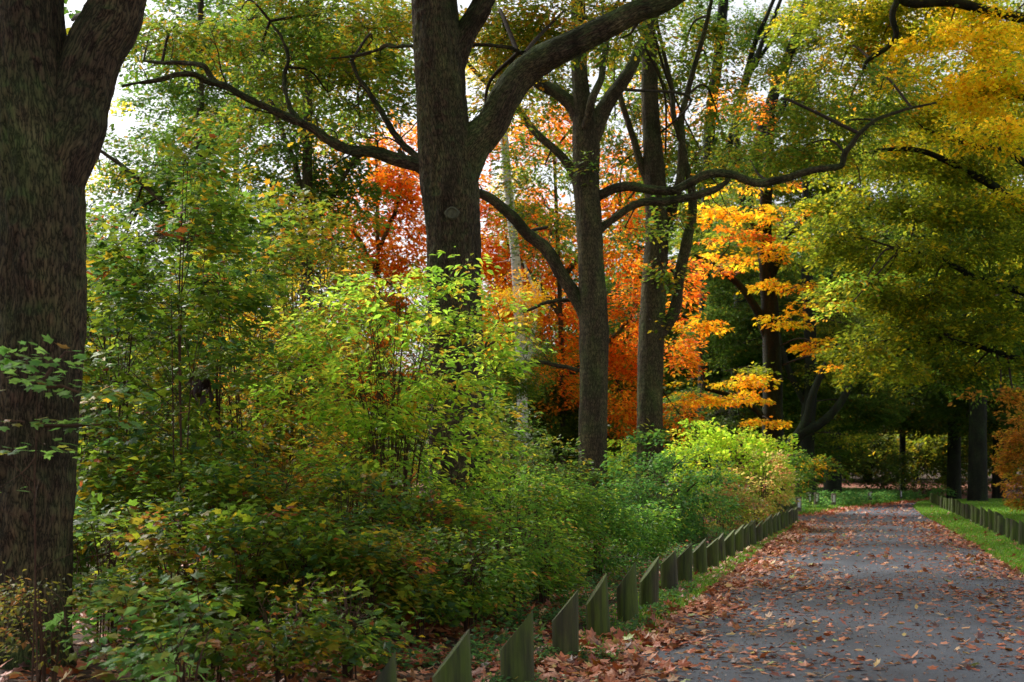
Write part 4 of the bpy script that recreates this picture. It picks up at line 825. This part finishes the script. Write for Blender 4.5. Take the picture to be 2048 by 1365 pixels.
shrub('yellow_shrub', 'yellow leaved sapling reaching up below the red maple', 'shrub', 640, 24, 360, 200, [(3, .36, .24, .02), (4, .10, .15, .02), (2, .2, .2, .02)], 'oval', .10, .7, 6, bottom=.3, lm=M_GLOW)
shrub('lime_bush', 'big bright lime green bush of upright stems in front of the central oak', 'bush', 780, 16.5, 540, 500, G_LIME, 'oval', .095, .55, 34, bottom=.12, lm=M_GLOW, L=.35, per=10, spread=.62,
      lobes=[(900, 600, 0, 90, 80, .55), (1000, 640, .3, 60, 60, .5), (780, 590, 0, 100, 60, .55), (660, 640, 0, 110, 70, .6), (560, 730, 0, 80, 70, .5), (850, 720, -.5, 150, 90, .5), (700, 800, -.4, 160, 90, .6), (960, 760, 0, 90, 90, .6), (1050, 660, .5, 50, 60, .35), (930, 530, 0, 40, 40, .4), (820, 900, -.6, 180, 70, .6)])
shrub('orange_shrub', 'rusty orange leaved shrub low inside the lime bush', 'shrub', 700, 17.5, 860, 180, [(4, .34, .12, .03), (3, .28, .15, .03), (2, .12, .15, .02)], 'oval', .08, .9, 7, bottom=.3)
# dense undergrowth, individual plants
SP = [  # px, Z, top, width, palette, leaf, size, cover
 (150, 17, 760, 260, 0, 'maple', .12, 1.8), (300, 15, 830, 260, 0, 'maple', .12, 1.8), (430, 14, 900, 260, 0, 'maple', .11, 2.0), (560, 15, 880, 260, 1, 'maple', .10, 1.9), (690, 14, 930, 250, 0, 'maple', .11, 2.0),
 (820, 14.5, 960, 250, 1, 'maple', .10, 2.0), (930, 16, 960, 220, 2, 'oval', .075, 1.8), (1030, 17.5, 930, 200, 2, 'oval', .075, 1.8), (1100, 19.5, 950, 170, 2, 'oval', .08, 2.0), (1190, 21, 975, 170, 3, 'oval', .08, 2.0), (1260, 24, 985, 150, 3, 'oval', .085, 2.0),
 (210, 12.5, 1000, 240, 0, 'maplehd', .115, 1.8), (350, 12, 1030, 240, 1, 'maplehd', .11, 1.8), (480, 12.2, 1010, 240, 0, 'maplehd', .115, 1.9), (610, 12.5, 1030, 230, 0, 'maple', .11, 1.9), (740, 12.6, 1040, 220, 1, 'maple', .10, 1.9), (860, 13, 1050, 210, 0, 'maple', .10, 1.9), (960, 13.6, 1040, 190, 2, 'maple', .09, 1.9), (1040, 14.8, 1030, 150, 2, 'oval', .075, 1.9), (1110, 16.6, 1035, 130, 2, 'oval', .075, 1.8),
 (280, 10.4, 1170, 240, 4, 'maplehd', .13, 1.2), (420, 10.2, 1180, 240, 0, 'maplehd', .11, 1.4), (570, 10.2, 1160, 230, 1, 'maplehd', .10, 1.3), (700, 10.6, 1140, 180, 0, 'maplehd', .10, 1.2), (370, 8.8, 1225, 190, 4, 'maplehd', .13, .9),
 (130, 20, 640, 260, 5, 'maple', .13, 1.6), (300, 21, 620, 300, 5, 'maple', .13, 1.7), (450, 22, 700, 280, 1, 'maple', .13, 1.6), (650, 23, 840, 260, 1, 'maple', .12, 1.6), (1100, 26, 880, 160, 5, 'oval', .10, 1.6), (1010, 24, 830, 160, 5, 'oval', .10, 1.3),
 (1180, 33, 930, 120, 5, 'oval', .11, 1.5), (760, 26, 820, 260, 5, 'oval', .12, 1.5), (540, 27, 760, 300, 5, 'oval', .13, 1.5), (250, 27, 720, 300, 5, 'oval', .13, 1.6), (980, 30, 800, 220, 5, 'oval', .13, 1.2), (80, 30, 600, 300, 5, 'oval', .14, 1.5)]
PALS = [G_MAPG, G_MAPG + [(3, .26, .20, .02), (1.5, .30, .10, .03)], [(5, .10, .22, .03), (4, .17, .30, .03), (2, .28, .32, .03), (1, .06, .12, .03), (.4, .4, .2, .04)], [(5, .07, .19, .035), (3, .12, .26, .03), (2, .2, .3, .03)], [(4, .13, .28, .07), (3, .19, .36, .08), (1.5, .28, .30, .05), (.5, .3, .14, .05)], G_DARK + [(3, .06, .11, .02), (1.5, .28, .22, .02)]]
where = ['left', 'middle', 'right']
for k, (px, Z, top, w, pi, kd, sz, cv) in enumerate(SP):
    side = 'beside the forked oak' if px < 300 else 'left of the lime bush' if px < 560 else 'under the lime bush' if px < 880 else 'before the central oak' if px < 1060 else 'before the second oak'
    row = 'at the near edge of' if Z < 11 else 'in the front of' if Z < 13.7 else 'in the middle of' if Z < 18 else 'in the back of' if Z < 24.5 else 'at the far back of'
    kn = ['green maple seedling', 'yellow mottled shrub', 'fresh green shrub', 'bright green shrub', 'pale maple seedling', 'dark green shrub'][pi]
    tall = f'{kn} {row} the undergrowth {side}'
    names = ['maple_seedling', 'mottled_shrub', 'green_shrub', 'green_shrub', 'maple_seedling', 'dark_shrub']
    kd = (kd, 'oval') if kd != 'oval' else kd
    if Z < 17 and px >= 850: px -= 22; w *= .85
    shrub(names[pi], tall, 'shrub', px, Z, top, w, PALS[pi], kd, sz * .95, cv * 1.15, 12 if pi in (2, 3) else 8, UG, bottom=.25 if Z < 16 else .08)
shrub('blue_green_shrub', 'blue green leafy shrub below the third oak', 'shrub', 1325, 31, 920, 230, G_BLUE, 'oval', .10, 1.9, 14, bottom=.1, hz=.7, lobes=[(1270, 925, 0, 50, 20, .8), (1370, 915, 0, 45, 20, .8), (1430, 960, 0, 40, 30, .8), (1300, 905, .5, 25, 15, .6)])
shrub('blue_green_shrub', 'darker blue green shrub between the second and third oaks', 'shrub', 1235, 33, 940, 150, G_BLUE, 'oval', .10, 1.8, 10, bottom=.1)
shrub('blue_green_shrub', 'low green shrub leaning over the left posts before the cream shrub', 'shrub', 1400, 33, 980, 140, G_BLUE, 'oval', .10, 2.0, 9, bottom=.1)
shrub('lime_bush', 'brilliant yellow green bush right of the third oak', 'bush', 1450, 41, 866, 245, G_LIME2, 'oval', .12, 2.4, 26, bottom=.15, lm=M_GLOW, L=.5, droop=.1, hz=.4, spread=.6, lobes=[(1400, 872, 0, 50, 22, .7), (1450, 862, 0, 50, 16, .7), (1530, 885, 0, 50, 18, .7), (1380, 920, -1, 30, 30, .7), (1560, 905, 0, 25, 14, .6)])
shrub('lime_bush', 'small sunlit lime bush seen between the second and third oaks', 'bush', 1243, 47, 868, 90, G_LIME2, 'oval', .12, 2.4, 9, bottom=.1, lm=M_GLOW)
shrub('cream_shrub', 'cream and pink leaved shrub at the end of the left row of posts', 'shrub', 1520, 39, 900, 120, G_PINK, 'oval', .10, 1.2, 22, bottom=.1, lm=M_GLOW, hz=.4)
shrub('cream_shrub', 'reddish twiggy shrub under the brilliant green bush', 'shrub', 1450, 37, 965, 150, [(3, .2, .2, .04), (2, .3, .12, .06), (2, .12, .16, .03)], 'oval', .08, 1.4, 18, bottom=.1, hz=.4)
shrub('orange_bush', 'rusty orange bush at the right edge beyond the lawn', 'bush', 2060, 52, 800, 120, G_ORBR, 'oval', .13, 2.4, 10, bottom=.05)
shrub('green_shrub', 'small leafy shrub spilling over the far end of the right row of posts', 'shrub', 1885, 80, 978, 55, G_BLUE, 'oval', .14, 2.0, 6, bottom=.3)
shrub('dark_shrub', 'dark bush in shade behind the marker posts', 'shrub', 1590, 62, 900, 70, G_GREEN, 'oval', .14, 2.0, 8, bottom=.05)
for px, Z, top, w in ((1700, 160, 895, 70), (1790, 150, 890, 80), (1745, 185, 880, 90), (1640, 170, 890, 70), (1850, 96, 880, 130), (1760, 112, 880, 110), (1640, 112, 860, 90), (1950, 100, 870, 140)):
    shrub('dark_shrub', 'dark bush of the shaded thicket behind the bend', 'shrub', px, Z, top, w, G_DARK, 'diamond', .24, 1.8, 6, 'bushes of the shaded thicket', bottom=.02, L=1.0)
# foreground, over the forked oak
shrub('maple_sapling', 'sapling on a reddish stem holding pale leaves before the forked oak', 'sapling', 70, 9.4, 700, 170, PALS[4], 'maplehd', .095, .0, 2, bottom=.4, spread=.15, hz=.95, tiltv=.15, thick=.04,
      lobes=[(110, 735, 0, 85, 9, .9), (60, 765, 0, 70, 9, .8), (50, 845, 0, 70, 9, .9), (170, 790, 0, 65, 9, .8), (130, 705, .2, 75, 8, .7), (40, 715, 0, 60, 8, .6), (200, 850, .2, 60, 9, .7), (90, 890, 0, 60, 8, .6)])
shrub('yellow_seedling', 'small yellowish plant at the foot of the forked oak', 'plant', 95, 10.2, 1150, 230, [(3, .22, .19, .03), (3, .12, .15, .03), (1, .28, .12, .04)], 'oval', .055, .8, 8, bottom=.3)
shrub('maple_seedling', 'pale maple seedling in the bottom left corner', 'plant', 10, 6.6, 1280, 110, PALS[4], 'maplehd', .10, .5, 3, bottom=.5)
g = Geo(); c = P(405, 770, 13.8); n = 22
leaves(g, c + R.normal(0, 1, (n, 3)) * (.08, .05, .06), R.normal(0, .25, (n, 3)) + (0, 0, -1), R.normal(0, 1, (n, 3)), R.uniform(.08, .17, n), pal_pick([(1, .035, .018, .012), (1, .06, .03, .02)], n), 'oval', curl=.5)
tag(g.build('withered_leaf_cluster', M_LITTER), 'hanging bunch of withered dark brown leaves in the left undergrowth', 'dead leaves')

# ================================================================== CAMERA, LIGHT, SKY
cam = bpy.data.cameras.new('camera'); co_ = bpy.data.objects.new('camera', cam); C.objects.link(co_)
co_.location = (0, 0, CH); co_.rotation_euler = (math.radians(90), 0, 0)
cam.sensor_width = 36; cam.lens = F / 2048 * 36; cam.shift_y = (HZ - 682.5) / 2048; cam.clip_end = 2000; cam.clip_start = .1
cam.dof.use_dof = True; cam.dof.focus_distance = 17; cam.dof.aperture_fstop = 3.2
bpy.context.scene.camera = co_
EL, AZ = 47, -44          # sun elevation; azimuth clockwise from +Y (ahead) towards +X (right)
w = bpy.data.worlds.new('World'); bpy.context.scene.world = w; w.use_nodes = True; nt = w.node_tree; nt.nodes.clear()
sky = nt.nodes.new('ShaderNodeTexSky'); sky.sky_type = 'NISHITA'; sky.sun_disc = False; sky.sun_elevation = math.radians(EL); sky.sun_rotation = math.radians(AZ); sky.dust_density = 3; sky.air_density = 1.0
hs = nt.nodes.new('ShaderNodeHueSaturation'); hs.inputs['Saturation'].default_value = .30
bg = nt.nodes.new('ShaderNodeBackground'); bg.inputs['Strength'].default_value = .15; ow = nt.nodes.new('ShaderNodeOutputWorld')
nt.links.new(sky.outputs[0], hs.inputs['Color']); nt.links.new(hs.outputs[0], bg.inputs['Color']); nt.links.new(bg.outputs[0], ow.inputs['Surface'])
sl = bpy.data.lights.new('sun', 'SUN'); sl.energy = 3.9; sl.angle = math.radians(20); sl.color = (1, .95, .86)
so = bpy.data.objects.new('sun', sl); C.objects.link(so)
from mathutils import Vector
sd = Vector((math.sin(math.radians(AZ)) * math.cos(math.radians(EL)), math.cos(math.radians(AZ)) * math.cos(math.radians(EL)), math.sin(math.radians(EL))))
so.rotation_euler = sd.to_track_quat('Z', 'Y').to_euler(); so.location = (0, 0, 30)
sc = bpy.context.scene
sc.view_settings.view_transform = 'Standard'; sc.view_settings.look = 'None'; sc.view_settings.gamma = 1; sc.view_settings.exposure = 0.55
sc.cycles.max_bounces = 8; sc.cycles.diffuse_bounces = 4; sc.cycles.glossy_bounces = 2; sc.cycles.transmission_bounces = 4; sc.cycles.use_denoising = True
